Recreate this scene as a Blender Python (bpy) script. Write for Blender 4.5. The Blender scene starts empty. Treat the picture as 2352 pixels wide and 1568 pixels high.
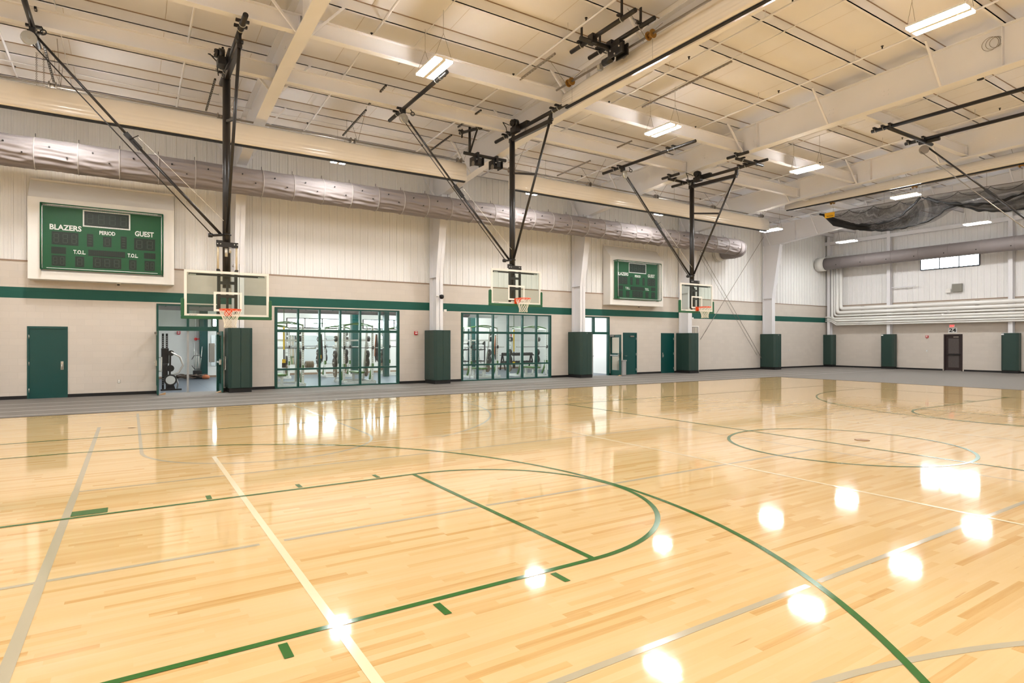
import bpy, math, random
from mathutils import Vector, Matrix
random.seed(7)
sc = bpy.context.scene
COL = sc.collection
PI = math.pi

# ------------------------------------------------------------------ mesh building
class MB:
    def __init__(s):
        s.v = []; s.f = []; s.sm = []; s.mi = []
    def q(s, pts, m=0, smooth=False):
        b = len(s.v); s.v += [tuple(p) for p in pts]
        s.f.append(tuple(range(b, b+len(pts)))); s.sm.append(smooth); s.mi.append(m)
        return s
    def box(s, x0, x1, y0, y1, z0, z1, m=0):
        if x0 > x1: x0, x1 = x1, x0
        if y0 > y1: y0, y1 = y1, y0
        if z0 > z1: z0, z1 = z1, z0
        b = len(s.v)
        s.v += [(x0,y0,z0),(x1,y0,z0),(x1,y1,z0),(x0,y1,z0),(x0,y0,z1),(x1,y0,z1),(x1,y1,z1),(x0,y1,z1)]
        for f in ((0,3,2,1),(4,5,6,7),(0,1,5,4),(1,2,6,5),(2,3,7,6),(3,0,4,7)):
            s.f.append(tuple(b+i for i in f)); s.sm.append(False); s.mi.append(m)
        return s
    def bar(s, p0, p1, w, h, up=(0,0,1), m=0):
        p0 = Vector(p0); p1 = Vector(p1); d = (p1-p0).normalized(); up = Vector(up)
        if abs(d.dot(up)) > .98: up = Vector((1,0,0))
        a = d.cross(up).normalized()*(w/2); c = a.cross(d).normalized()*(h/2)
        b = len(s.v)
        for p in (p0, p1):
            s.v += [tuple(p-a-c), tuple(p+a-c), tuple(p+a+c), tuple(p-a+c)]
        for f in ((0,3,2,1),(4,5,6,7),(0,1,5,4),(1,2,6,5),(2,3,7,6),(3,0,4,7)):
            s.f.append(tuple(b+i for i in f)); s.sm.append(False); s.mi.append(m)
        return s
    def path(s, pts, r, n=8, cap=True, m=0, closed=False):
        pts = [Vector(p) for p in pts]; k = len(pts)
        rr = r if isinstance(r, (list, tuple)) else [r]*k
        t0 = (pts[1]-pts[0]).normalized()
        up = Vector((0,0,1)) if abs(t0.z) < .9 else Vector((1,0,0))
        a = t0.cross(up).normalized(); base = len(s.v)
        for i in range(k):
            if closed: t = (pts[(i+1) % k]-pts[i-1]).normalized()
            elif i == 0: t = t0
            elif i == k-1: t = (pts[i]-pts[i-1]).normalized()
            else:
                t = (pts[i+1]-pts[i]).normalized()+(pts[i]-pts[i-1]).normalized()
                t = t.normalized() if t.length > 1e-6 else t0
            a = (a-t*a.dot(t)).normalized(); c = t.cross(a)
            sc_ = 1.0
            if 0 < i < k-1 and not closed:
                cs = t.dot((pts[i]-pts[i-1]).normalized()); sc_ = min(1.4, 1/max(cs, .6))
            for j in range(n):
                th = 2*PI*j/n
                s.v.append(tuple(pts[i]+(a*math.cos(th)+c*math.sin(th))*rr[i]*sc_))
        for i in range(k if closed else k-1):
            i2 = (i+1) % k
            for j in range(n):
                j2 = (j+1) % n
                s.f.append((base+i*n+j, base+i*n+j2, base+i2*n+j2, base+i2*n+j)); s.sm.append(True); s.mi.append(m)
        if cap and not closed:
            s.f.append(tuple(base+j for j in range(n))[::-1]); s.sm.append(False); s.mi.append(m)
            s.f.append(tuple(base+(k-1)*n+j for j in range(n))); s.sm.append(False); s.mi.append(m)
        return s
    def tube(s, p0, p1, r, n=10, cap=True, m=0):
        return s.path([p0, p1], r, n, cap, m)
    def ring(s, c, R, r, axis=(0,0,1), n=32, k=8, m=0):
        ax = Vector(axis).normalized(); u = ax.orthogonal().normalized(); w = ax.cross(u); c = Vector(c)
        return s.path([c+(u*math.cos(2*PI*i/n)+w*math.sin(2*PI*i/n))*R for i in range(n)], r, k, closed=True, m=m)
    def disc(s, c, r, h, axis=(0,0,1), n=20, m=0):
        ax = Vector(axis).normalized(); c = Vector(c)
        return s.path([c-ax*h/2, c+ax*h/2], r, n, True, m)
    def prism(s, poly, lo, hi, ax=0, m=0):
        # poly of 2-D points in the plane across axis ax, extruded lo..hi along ax
        def P(a, b, t): return {0:(t,a,b), 1:(a,t,b), 2:(a,b,t)}[ax]
        n = len(poly); b = len(s.v)
        s.v += [P(a, c, lo) for a, c in poly]+[P(a, c, hi) for a, c in poly]
        s.f.append(tuple(range(b, b+n))); s.f.append(tuple(range(b+2*n-1, b+n-1, -1)))
        s.sm += [False]*2; s.mi += [m]*2
        for i in range(n):
            j = (i+1) % n
            s.f.append((b+i, b+n+i, b+n+j, b+j)); s.sm.append(False); s.mi.append(m)
        return s
    def lathe(s, prof, c, n=20, m=0):
        b = len(s.v); k = len(prof)
        for r, z in prof:
            for j in range(n):
                a = 2*PI*j/n; s.v.append((c[0]+r*math.cos(a), c[1]+r*math.sin(a), c[2]+z))
        for i in range(k-1):
            for j in range(n):
                j2 = (j+1) % n
                s.f.append((b+i*n+j, b+i*n+j2, b+(i+1)*n+j2, b+(i+1)*n+j)); s.sm.append(True); s.mi.append(m)
        return s
    def grid(s, fn, nu, nv, smooth=True, m=0):
        b = len(s.v)
        for i in range(nu+1):
            for j in range(nv+1): s.v.append(tuple(fn(i/nu, j/nv)))
        for i in range(nu):
            for j in range(nv):
                o = b+i*(nv+1)+j
                s.f.append((o, o+nv+1, o+nv+2, o+1)); s.sm.append(smooth); s.mi.append(m)
        return s
    def strip(s, pts, w, z, closed=False, m=0):
        # painted line: flat ribbon of width w following 2-D pts
        P = [Vector((p[0], p[1])) for p in pts]; n = len(P); L = []; R = []
        for i in range(n):
            if closed: t = P[(i+1) % n]-P[i-1]
            elif i == 0: t = P[1]-P[0]
            elif i == n-1: t = P[-1]-P[-2]
            else: t = P[i+1]-P[i-1]
            t.normalize(); nn = Vector((-t.y, t.x))*w/2
            L.append(P[i]+nn); R.append(P[i]-nn)
        for i in range(n if closed else n-1):
            j = (i+1) % n
            s.q([(R[i].x,R[i].y,z),(R[j].x,R[j].y,z),(L[j].x,L[j].y,z),(L[i].x,L[i].y,z)], m)
        return s

def new_mesh(name, b, mats, bevel=0):
    me = bpy.data.meshes.new(name)
    me.from_pydata(b.v, [], b.f)
    for m in (mats if isinstance(mats, (list, tuple)) else [mats]): me.materials.append(m)
    me.polygons.foreach_set('use_smooth', b.sm)
    me.polygons.foreach_set('material_index', b.mi)
    me.update()
    return me
def obj(name, b, mats, parent=None, bevel=0, seg=2):
    o = bpy.data.objects.new(name, new_mesh(name, b, mats)); COL.objects.link(o)
    if parent is not None: o.parent = parent
    if bevel:
        md = o.modifiers.new('edge', 'BEVEL'); md.width = bevel; md.segments = seg; md.limit_method = 'ANGLE'; md.angle_limit = math.radians(40)
    return o
def tag(o, label, cat, group=None, kind=None):
    o['label'] = label; o['category'] = cat
    if group: o['group'] = group
    if kind: o['kind'] = kind
    return o
def thing(name, label, cat, loc=(0,0,0), rz=0, group=None, kind=None):
    o = bpy.data.objects.new(name, None); COL.objects.link(o); o.location = loc; o.rotation_euler = (0,0,rz)
    o.empty_display_size = .1
    return tag(o, label, cat, group, kind)
def struct(name, b, mats, label, cat, parent=None, bevel=0):
    o = obj(name, b, mats, parent, bevel)
    if parent is None: tag(o, label, cat, kind='structure')
    return o
def dup(root, loc, label=None, group=None, rz=None):
    r = root.copy(); COL.objects.link(r); r.location = loc
    if rz is not None: r.rotation_euler = (0,0,rz)
    if label: r['label'] = label
    if group: r['group'] = group
    for ch in list(root.children):
        c = ch.copy(); COL.objects.link(c); c.parent = r
        for g in list(ch.children):
            d = g.copy(); COL.objects.link(d); d.parent = c
    return r
ORD = ['first','second','third','fourth','fifth','sixth','seventh','eighth','ninth','tenth','eleventh','twelfth','thirteenth','fourteenth','fifteenth',
 'sixteenth','seventeenth','eighteenth','nineteenth','twentieth','twenty-first','twenty-second','twenty-third','twenty-fourth','twenty-fifth']

# ------------------------------------------------------------------ materials
def lin(c):
    return tuple(((x/255)/12.92 if x/255 <= .04045 else ((x/255+.055)/1.055)**2.4) for x in c)+(1.0,)
def mat(name, rgb, rough=.5, metal=0., spec=.5, var=.05, scale=2.5, bump=0., bscale=60., emit=0., coat=0.):
    m = bpy.data.materials.new(name); m.use_nodes = True
    nt = m.node_tree; N = nt.nodes; L = nt.links
    p = N['Principled BSDF']; c = lin(rgb)
    p.inputs['Roughness'].default_value = rough; p.inputs['Metallic'].default_value = metal
    p.inputs['Specular IOR Level'].default_value = spec; p.inputs['Coat Weight'].default_value = coat
    tc = N.new('ShaderNodeTexCoord'); no = N.new('ShaderNodeTexNoise'); no.inputs['Scale'].default_value = scale; no.inputs['Detail'].default_value = 3
    L.new(tc.outputs['Object'], no.inputs['Vector'])
    mx = N.new('ShaderNodeMix'); mx.data_type = 'RGBA'
    mx.inputs['A'].default_value = tuple(x*(1-var) for x in c[:3])+(1,); mx.inputs['B'].default_value = tuple(min(1, x*(1+var)) for x in c[:3])+(1,)
    L.new(no.outputs['Fac'], mx.inputs['Factor']); L.new(mx.outputs['Result'], p.inputs['Base Color'])
    if bump:
        n2 = N.new('ShaderNodeTexNoise'); n2.inputs['Scale'].default_value = bscale; L.new(tc.outputs['Object'], n2.inputs['Vector'])
        bp = N.new('ShaderNodeBump'); bp.inputs['Strength'].default_value = bump; bp.inputs['Distance'].default_value = .01
        L.new(n2.outputs['Fac'], bp.inputs['Height']); L.new(bp.outputs['Normal'], p.inputs['Normal'])
    if emit:
        p.inputs['Emission Color'].default_value = c; p.inputs['Emission Strength'].default_value = emit
    return m

def nd(nt, typ, **kw):
    n = nt.nodes.new(typ)
    for k, v in kw.items(): setattr(n, k, v)
    return n
def mth(nt, op, a, b=None):
    n = nt.nodes.new('ShaderNodeMath'); n.operation = op
    for i, x in enumerate((a, b)):
        if x is None: continue
        if isinstance(x, (int, float)): n.inputs[i].default_value = x
        else: nt.links.new(x, n.inputs[i])
    return n.outputs[0]

def block_mat(name, rgb, horiz):
    m = bpy.data.materials.new(name); m.use_nodes = True; nt = m.node_tree; L = nt.links
    p = nt.nodes['Principled BSDF']; p.inputs['Roughness'].default_value = .5; p.inputs['Specular IOR Level'].default_value = .35
    tc = nd(nt, 'ShaderNodeTexCoord'); sp = nd(nt, 'ShaderNodeSeparateXYZ'); L.new(tc.outputs['Object'], sp.inputs[0])
    cb = nd(nt, 'ShaderNodeCombineXYZ'); L.new(sp.outputs[horiz], cb.inputs['X']); L.new(sp.outputs['Z'], cb.inputs['Y'])
    br = nd(nt, 'ShaderNodeTexBrick'); L.new(cb.outputs[0], br.inputs['Vector'])
    c = lin(rgb)
    br.inputs['Color1'].default_value = tuple(x*1.015 for x in c[:3])+(1,); br.inputs['Color2'].default_value = tuple(x*.975 for x in c[:3])+(1,)
    br.inputs['Mortar'].default_value = tuple(x*.93 for x in c[:3])+(1,)
    for k, v in {'Scale':1., 'Mortar Size':.005, 'Mortar Smooth':.35, 'Brick Width':.4064, 'Row Height':.2032, 'Bias':0.}.items(): br.inputs[k].default_value = v
    L.new(br.outputs['Color'], p.inputs['Base Color'])
    no = nd(nt, 'ShaderNodeTexNoise'); no.inputs['Scale'].default_value = 90; L.new(tc.outputs['Object'], no.inputs['Vector'])
    h = mth(nt, 'SUBTRACT', mth(nt, 'MULTIPLY', no.outputs['Fac'], .25), br.outputs['Fac'])
    bp = nd(nt, 'ShaderNodeBump'); bp.inputs['Strength'].default_value = .35; bp.inputs['Distance'].default_value = .006
    L.new(h, bp.inputs['Height']); L.new(bp.outputs['Normal'], p.inputs['Normal'])
    return m

def wood_mat():
    m = bpy.data.materials.new('maple_strip_floor'); m.use_nodes = True; nt = m.node_tree; L = nt.links
    p = nt.nodes['Principled BSDF']
    tc = nd(nt, 'ShaderNodeTexCoord'); sp = nd(nt, 'ShaderNodeSeparateXYZ'); L.new(tc.outputs['Object'], sp.inputs[0])
    W = .057
    row = mth(nt, 'FLOOR', mth(nt, 'DIVIDE', sp.outputs['Y'], W))
    wn = nd(nt, 'ShaderNodeTexWhiteNoise', noise_dimensions='1D'); L.new(row, wn.inputs['W'])
    xs = mth(nt, 'ADD', mth(nt, 'DIVIDE', sp.outputs['X'], 1.5), mth(nt, 'MULTIPLY', wn.outputs['Value'], 17.3))
    colm = mth(nt, 'FLOOR', xs)
    # second split of some boards
    wn1 = nd(nt, 'ShaderNodeTexWhiteNoise', noise_dimensions='2D'); cb1 = nd(nt, 'ShaderNodeCombineXYZ'); L.new(row, cb1.inputs[0]); L.new(colm, cb1.inputs[1]); L.new(cb1.outputs[0], wn1.inputs['Vector'])
    fr = mth(nt, 'FRACT', xs)
    half = mth(nt, 'GREATER_THAN', fr, mth(nt, 'ADD', mth(nt, 'MULTIPLY', wn1.outputs['Value'], .7), .15))
    cb = nd(nt, 'ShaderNodeCombineXYZ'); L.new(row, cb.inputs[0]); L.new(mth(nt, 'ADD', colm, mth(nt, 'MULTIPLY', half, .5)), cb.inputs[1])
    wn2 = nd(nt, 'ShaderNodeTexWhiteNoise', noise_dimensions='2D'); L.new(cb.outputs[0], wn2.inputs['Vector'])
    # grain, stretched along the boards
    mp = nd(nt, 'ShaderNodeMapping'); mp.inputs['Scale'].default_value = (1.1, 26, 1); L.new(tc.outputs['Object'], mp.inputs['Vector'])
    ad = nd(nt, 'ShaderNodeVectorMath', operation='ADD'); L.new(mp.outputs[0], ad.inputs[0])
    cb3 = nd(nt, 'ShaderNodeCombineXYZ'); L.new(mth(nt, 'MULTIPLY', wn2.outputs['Value'], 90), cb3.inputs[2]); L.new(cb3.outputs[0], ad.inputs[1])
    g = nd(nt, 'ShaderNodeTexNoise'); g.inputs['Scale'].default_value = 1.0; g.inputs['Detail'].default_value = 4; g.inputs['Roughness'].default_value = .6; L.new(ad.outputs[0], g.inputs['Vector'])
    t = mth(nt, 'ADD', mth(nt, 'MULTIPLY', mth(nt, 'POWER', wn2.outputs['Value'], 2.3), .70), mth(nt, 'MULTIPLY', g.outputs['Fac'], .50))
    rp = nd(nt, 'ShaderNodeValToRGB'); L.new(mth(nt, 'MULTIPLY', t, .8), rp.inputs['Fac'])
    cr = rp.color_ramp
    cr.elements[0].position = .08; cr.elements[0].color = lin(WOOD[0]); cr.elements[1].position = .96; cr.elements[1].color = lin(WOOD[4])
    for pos, c in ((.40, WOOD[1]), (.68, WOOD[2]), (.82, WOOD[3])):
        e = cr.elements.new(pos); e.color = lin(c)
    # dark mineral streaks
    mp2 = nd(nt, 'ShaderNodeMapping'); mp2.inputs['Scale'].default_value = (2.2, 30, 1); L.new(tc.outputs['Object'], mp2.inputs['Vector'])
    g2 = nd(nt, 'ShaderNodeTexNoise'); g2.inputs['Scale'].default_value = 1.0; g2.inputs['Detail'].default_value = 2; L.new(mp2.outputs[0], g2.inputs['Vector'])
    st = nd(nt, 'ShaderNodeMapRange'); st.inputs['From Min'].default_value = .70; st.inputs['From Max'].default_value = .80; st.inputs['To Max'].default_value = .55; L.new(g2.outputs['Fac'], st.inputs['Value'])
    mx = nd(nt, 'ShaderNodeMix', data_type='RGBA'); L.new(st.outputs[0], mx.inputs['Factor']); L.new(rp.outputs['Color'], mx.inputs['A']); mx.inputs['B'].default_value = lin((178,128,66))
    L.new(mx.outputs['Result'], p.inputs['Base Color'])
    p.inputs['Roughness'].default_value = .06; p.inputs['Specular IOR Level'].default_value = .5
    # slight cupping of the strips under the finish
    mp3 = nd(nt, 'ShaderNodeMapping'); mp3.inputs['Scale'].default_value = (1.6, 9, 1); L.new(tc.outputs['Object'], mp3.inputs['Vector'])
    g3 = nd(nt, 'ShaderNodeTexNoise'); g3.inputs['Scale'].default_value = 1.6; g3.inputs['Detail'].default_value = 2; L.new(mp3.outputs[0], g3.inputs['Vector'])
    fy = mth(nt, 'FRACT', mth(nt, 'DIVIDE', sp.outputs['Y'], W))
    cup = mth(nt, 'MULTIPLY', mth(nt, 'SINE', mth(nt, 'MULTIPLY', fy, PI)), .06)
    bp = nd(nt, 'ShaderNodeBump'); bp.inputs['Strength'].default_value = .035; bp.inputs['Distance'].default_value = .006
    L.new(mth(nt, 'ADD', g3.outputs['Fac'], cup), bp.inputs['Height']); L.new(bp.outputs['Normal'], p.inputs['Normal'])
    return m

def glass_mat(name, tint=(235,245,240), refl=.09):
    m = bpy.data.materials.new(name); m.use_nodes = True; nt = m.node_tree; L = nt.links; nt.nodes.clear()
    out = nd(nt, 'ShaderNodeOutputMaterial'); tr = nd(nt, 'ShaderNodeBsdfTransparent'); tr.inputs[0].default_value = lin(tint)
    gl = nd(nt, 'ShaderNodeBsdfGlossy'); gl.inputs['Roughness'].default_value = .02
    lw = nd(nt, 'ShaderNodeLayerWeight'); lw.inputs['Blend'].default_value = .5
    fz = mth(nt, 'ADD', mth(nt, 'MULTIPLY', mth(nt, 'POWER', lw.outputs['Facing'], 5.0), .9), refl*.35)
    mx = nd(nt, 'ShaderNodeMixShader'); L.new(fz, mx.inputs[0]); L.new(tr.outputs[0], mx.inputs[1]); L.new(gl.outputs[0], mx.inputs[2]); L.new(mx.outputs[0], out.inputs[0])
    return m
def net_mat(name, rgb, cell, wire):
    m = bpy.data.materials.new(name); m.use_nodes = True; nt = m.node_tree; L = nt.links
    p = nt.nodes['Principled BSDF']; p.inputs['Base Color'].default_value = lin(rgb); p.inputs['Roughness'].default_value = .8
    out = [n for n in nt.nodes if n.type == 'OUTPUT_MATERIAL'][0]
    tc = nd(nt, 'ShaderNodeTexCoord'); sp = nd(nt, 'ShaderNodeSeparateXYZ'); L.new(tc.outputs['Object'], sp.inputs[0])
    def lines(sock):
        return mth(nt, 'LESS_THAN', mth(nt, 'FRACT', mth(nt, 'DIVIDE', sock, cell)), wire/cell)
    a = mth(nt, 'ADD', sp.outputs['Y'], sp.outputs['Z']); b = mth(nt, 'SUBTRACT', sp.outputs['Y'], sp.outputs['Z'])
    f = mth(nt, 'MAXIMUM', lines(a), lines(b))
    tr = nd(nt, 'ShaderNodeBsdfTransparent'); mx = nd(nt, 'ShaderNodeMixShader')
    L.new(f, mx.inputs[0]); L.new(tr.outputs[0], mx.inputs[1]); L.new(p.outputs[0], mx.inputs[2]); L.new(mx.outputs[0], out.inputs[0])
    return m
def tile_mat(name, rgb, sx, sy, rough, spec=.4):
    m = bpy.data.materials.new(name); m.use_nodes = True; nt = m.node_tree; L = nt.links
    p = nt.nodes['Principled BSDF']; p.inputs['Roughness'].default_value = rough; p.inputs['Specular IOR Level'].default_value = spec
    tc = nd(nt, 'ShaderNodeTexCoord'); br = nd(nt, 'ShaderNodeTexBrick'); L.new(tc.outputs['Object'], br.inputs['Vector']); c = lin(rgb)
    br.offset = 0
    br.inputs['Color1'].default_value = c; br.inputs['Color2'].default_value = tuple(x*.93 for x in c[:3])+(1,); br.inputs['Mortar'].default_value = tuple(x*.3 for x in c[:3])+(1,)
    for k, v in {'Scale':1., 'Mortar Size':.006, 'Brick Width':sx, 'Row Height':sy}.items(): br.inputs[k].default_value = v
    no = nd(nt, 'ShaderNodeTexNoise'); no.inputs['Scale'].default_value = 140; L.new(tc.outputs['Object'], no.inputs['Vector'])
    mx = nd(nt, 'ShaderNodeMix', data_type='RGBA', blend_type='MULTIPLY'); mx.inputs['Factor'].default_value = .35
    L.new(br.outputs['Color'], mx.inputs['A']); L.new(no.outputs['Color'], mx.inputs['B']); L.new(mx.outputs['Result'], p.inputs['Base Color'])
    return m

WOOD = [(225,197,148),(221,190,137),(216,181,124),(202,160,98),(174,126,70)]
M = {}
M['wood'] = wood_mat()
M['track'] = mat('grey_track_rubber', (124,118,112), .75, var=.12, scale=9, bump=.25, bscale=220, spec=.3)
M['blockL'] = block_mat('painted_block', (212,203,192), 'X')
M['blockF'] = block_mat('painted_block_far', (212,203,192), 'Y')
M['bandL'] = block_mat('green_painted_block', (20,86,74), 'X')
M['panel'] = mat('ribbed_wall_panel', (238,237,235), .38, var=.02, spec=.5)
M['sill'] = mat('sill_trim', (150,125,105), .5)
M['steel'] = mat('white_painted_steel', (232,231,233), .45, var=.02)
M['deck'] = mat('roof_liner', (231,229,230), .55, var=.03, scale=1.3, spec=.2)
M['seamd'] = mat('liner_joint', (150,126,104), .7)
M['black'] = mat('black_steel', (26,23,21), .4, var=.1)
M['mast'] = mat('black_mast', (34,31,30), .3, var=.06)
M['dark'] = mat('black_rubber', (14,13,13), .6)
M['chrome'] = mat('zinc', (196,196,190), .3, metal=.9)
M['galv'] = mat('galvanised', (150,142,132), .42, metal=.7, var=.1)
M['pad'] = mat('green_vinyl_pad', (36,62,55), .42, var=.06, scale=4, bump=.1, bscale=30)
M['seam'] = mat('dark_seam', (12,32,27), .6)
M['teal'] = mat('teal_door_paint', (0,68,65), .35, var=.05)
M['frame'] = mat('green_frame_paint', (0,68,59), .35, var=.05)
M['brown'] = mat('dark_bronze_paint', (48,34,32), .4)
M['mesh'] = mat('wired_glass', (78,70,68), .3, var=.3, scale=40)
M['white'] = mat('white_paint', (240,237,231), .4, var=.02)
M['wtext'] = mat('white_lettering', (250,250,248), .5, var=0)
M['btext'] = mat('black_lettering', (18,18,18), .5, var=0)
M['sbgreen'] = mat('scoreboard_green', (20,86,49), .45, var=.03)
M['sbdark'] = mat('display_black', (24,28,25), .35)
M['sbseg'] = mat('unlit_segments', (58,62,56), .5)
M['gguard'] = mat('guard_green', (18,86,54), .45)
M['orange'] = mat('orange_rim', (238,78,22), .35)
M['net'] = mat('white_cord', (240,236,226), .7)
M['bgreen'] = mat('board_pad_green', (28,92,58), .45)
M['glass'] = glass_mat('clear_glass', (249,252,250))
M['bglass'] = glass_mat('board_glass', (240,245,241))
M['duct'] = mat('grey_duct_fabric', (138,130,129), .55, var=.05, spec=.35, bump=.12, bscale=18)
M['ductr'] = mat('duct_seam', (168,160,156), .5)
M['ductw'] = mat('white_collar', (228,226,220), .4)
M['vinyl'] = mat('cream_vinyl', (234,226,213), .16, var=.02, spec=.5)
M['pipe'] = mat('white_pvc_jacket', (238,237,233), .28, var=.02)
M['red'] = mat('alarm_red', (190,26,28), .35)
M['greybox'] = mat('grey_box', (140,136,126), .5)
M['brass'] = mat('brass_plate', (160,120,60), .35, metal=.7)
M['greenline'] = mat('green_court_paint', (52,106,44), .12, var=.03)
M['greyline'] = mat('grey_court_paint', (184,175,150), .12, var=.03)
M['creamline'] = mat('cream_court_paint', (238,222,186), .12, var=.02)
M['tline'] = mat('track_line_paint', (205,196,186), .6)
M['iwall'] = mat('weight_room_white', (236,236,232), .5, var=.015)
M['gymfloor'] = tile_mat('grey_rubber_tile', (96,103,112), 1.2, 1.2, .45)
M['rackw'] = mat('rack_white', (228,228,224), .4)
M['rackg'] = mat('rack_green', (70,112,52), .4)
M['holes'] = mat('rack_hole', (30,30,30), .7)
M['iron'] = mat('cast_plate', (52,50,48), .45, var=.15)
M['ironb'] = mat('bronze_plate', (112,96,78), .45, var=.15)
M['yellow'] = mat('yellow_strap', (240,196,30), .6)
M['cloth'] = mat('dark_band', (46,44,50), .7)
M['clotho'] = mat('orange_band', (176,104,66), .7)
M['silver'] = mat('silver_tube', (190,184,176), .3, metal=.6)
M['bin'] = mat('grey_plastic_bin', (168,168,166), .5)
M['wedge'] = mat('tan_wood', (200,160,118), .6)
M['rope'] = mat('brown_rope', (98,84,74), .9)
M['tagy'] = mat('yellow_tag', (238,180,20), .5)
M['netb'] = net_mat('black_netting', (14,13,13), .038, .0085)
M['nets'] = mat('black_net_border', (16,15,15), .8)
M['lamp'] = mat('lit_diffuser', (255,255,255), .5, var=0, emit=1.0)
M['lampw'] = mat('lit_diffuser_small', (255,255,255), .5, var=0, emit=1.0)
M['exit'] = mat('lit_exit_letters', (255,70,70), .5, var=0, emit=1.2)
M['floorplate'] = M['brass']
LAMP_E = 158.; ROOM_E = 95.
M['lamp'].node_tree.nodes['Principled BSDF'].inputs['Emission Strength'].default_value = LAMP_E
M['lamp'].node_tree.nodes['Principled BSDF'].inputs['Emission Color'].default_value = (1.0, .99, .98, 1)
M['lampw'].node_tree.nodes['Principled BSDF'].inputs['Emission Strength'].default_value = ROOM_E
M['lampw'].node_tree.nodes['Principled BSDF'].inputs['Emission Color'].default_value = (.97, 1.0, 1.0, 1)

# ------------------------------------------------------------------ room dimensions
XL, XR = -20.7, 40.905          # back end wall, far wall
YN, YF = -12.2, 23.08           # wall behind the camera, long wall with the doors
RIDGE = 5.4
def z_purlin(y):                # underside of the roof purlins
    d = y if y >= RIDGE else 2*RIDGE-y
    return 9.43+.0407*(10.45-d)
PD = .27
def z_deck(y): return z_purlin(y)+PD
FRX = [3.165+7.62*k for k in range(-3, 5)]      # frame lines: ... 3.165, 10.785, 18.405, 26.025, 33.645
FRX_IN = [x for x in FRX if XL < x < XR]

# ------------------------------------------------------------------ floor
b = MB().q([(XL,YN,0),(26.73,YN,0),(26.73,17.54,0),(XL,17.54,0)])
floor = struct('floor', b, M['wood'], 'glossy pale maple strip basketball floor with painted court lines', 'floor')
b = MB()
b.q([(XL,17.54,0),(XR+.2,17.54,0),(XR+.2,YF+.2,0),(XL,YF+.2,0)]); b.q([(26.73,YN,0),(XR+.2,YN,0),(XR+.2,17.54,0),(26.73,17.54,0)])
track = struct('floor_track', b, M['track'], 'grey rubber running track with pale lane lines around the wooden court', 'floor')
struct('ground', MB().q([(-80,-80,-.1),(120,-80,-.1),(120,110,-.1),(-80,110,-.1)]), mat('outside_ground', (150,148,140), .9), 'unseen ground plane outside the building, added to block light from below', 'ground')  # unseen plane, added to block sky light leaking in under the walls
b = MB()
for y in (21.22, 20.12, 19.08, 18.03): b.q([(XL,y-.027,.0015),(XR-.05,y-.027,.0015),(XR-.05,y+.027,.0015),(XL,y+.027,.0015)])
for x in (35.65, 36.7, 37.7): b.q([(x-.02,YN,.001),(x+.02,YN,.001),(x+.02,11.2,.001),(x-.02,11.2,.001)])
obj('lane_lines', b, M['tline'], track)
b = MB().box(XL,26.8,17.54,17.60,-.01,.006).box(26.73,26.80,YN,17.54,-.01,.006)
obj('threshold_strip', b, M['brown'], floor)

def arc(cx, cy, r, a0, a1, n=64):
    return [(cx+r*math.cos(math.radians(a0+(a1-a0)*i/n)), cy+r*math.sin(math.radians(a0+(a1-a0)*i/n))) for i in range(n+1)]
CX, CY = 10.12, 5.453
G = MB(); z = .0030; w = .052
HX = [3.115, 2*CX-3.115]
for sgn, fx in ((1, HX[0]), (-1, HX[1])):
    bx = fx-sgn*5.79; hx = fx-sgn*4.19
    for yy in (CY-1.803, CY+1.803):
        G.strip([(bx,yy),(fx+sgn*.026,yy)], w, z)
    G.strip([(fx,CY-1.80),(fx,CY+1.80)], w, z+.0003)
    a = arc(fx, CY, 1.803, -90, 90) if sgn > 0 else arc(fx, CY, 1.803, 90, 270)
    G.strip(a, w, z+.0002)
    a = arc(hx, CY, 6.03, -90, 90, 120) if sgn > 0 else arc(hx, CY, 6.03, 90, 270, 120)
    a = [(bx, a[0][1])]+a+[(bx, a[-1][1])]
    G.strip(a, w, z+.0001)
    for side in (-1, 1):
        yo = CY+side*(1.803+.026+.035)
        for xx in (.735, 1.705, 2.665): 
            x0 = xx if sgn > 0 else 2*CX-xx
            G.q([(x0-.026,yo,z),(x0+.026,yo,z),(x0+.026,yo+side*.18,z),(x0-.026,yo+side*.18,z)][::side])
        x0, x1 = (-.50,-.195) if sgn > 0 else (2*CX+.195, 2*CX+.50)
        G.q([(x0,yo,z),(x1,yo,z),(x1,yo+side*.2,z),(x0,yo+side*.2,z)][::side])
    G.strip([(bx,CY-7.62),(bx,CY+7.62)], w, z)
for yy in (CY-7.645, CY+7.645): G.strip([(HX[0]-5.79,yy),(HX[1]+5.79,yy)], w, z)
G.strip([(CX,CY-7.62),(CX,CY+7.62)], w, z)
G.strip(arc(CX, CY, 1.803, 0, 360, 120)[:-1], w, z+.0002, closed=True)
obj('green_court_lines', G, M['greenline'], floor)
C = MB(); z = .0022
for x in (CX-9.06, CX+9.06): C.strip([(x,CY-4.53),(x,CY+4.53)], .06, z)
for x in (CX-3.0, CX+3.0): C.strip([(x,CY-4.53),(x,CY+4.53)], .05, z+.0001)
for y in (CY-4.53, CY+4.53): C.strip([(CX-9.06,y),(CX+9.06,y)], .05, z-.0001)
obj('cream_court_lines', C, M['creamline'], floor)
K = MB(); z = .0014
K.strip([(-.53,14.66),(-.53,8.55)], .06, z); K.strip([(-.53,8.55),(-.57,.6)], .07, z)
for x0, x1 in ((-6,.93),(1.13,3.06),(3.17,9.3)): K.strip([(x0,CY),(x1,CY)], .05, z+.0001)
for x0, x1 in ((-6,4.06),(4.19,9.3)): K.strip([(x0,2.43),(x1,2.43)], .05, z+.0002)
K.strip([(-.5,8.5),(9.3,8.5)], .04, z+.0002)
K.strip([(9.3,2.43),(9.3,8.5)], .03, z)
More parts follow.
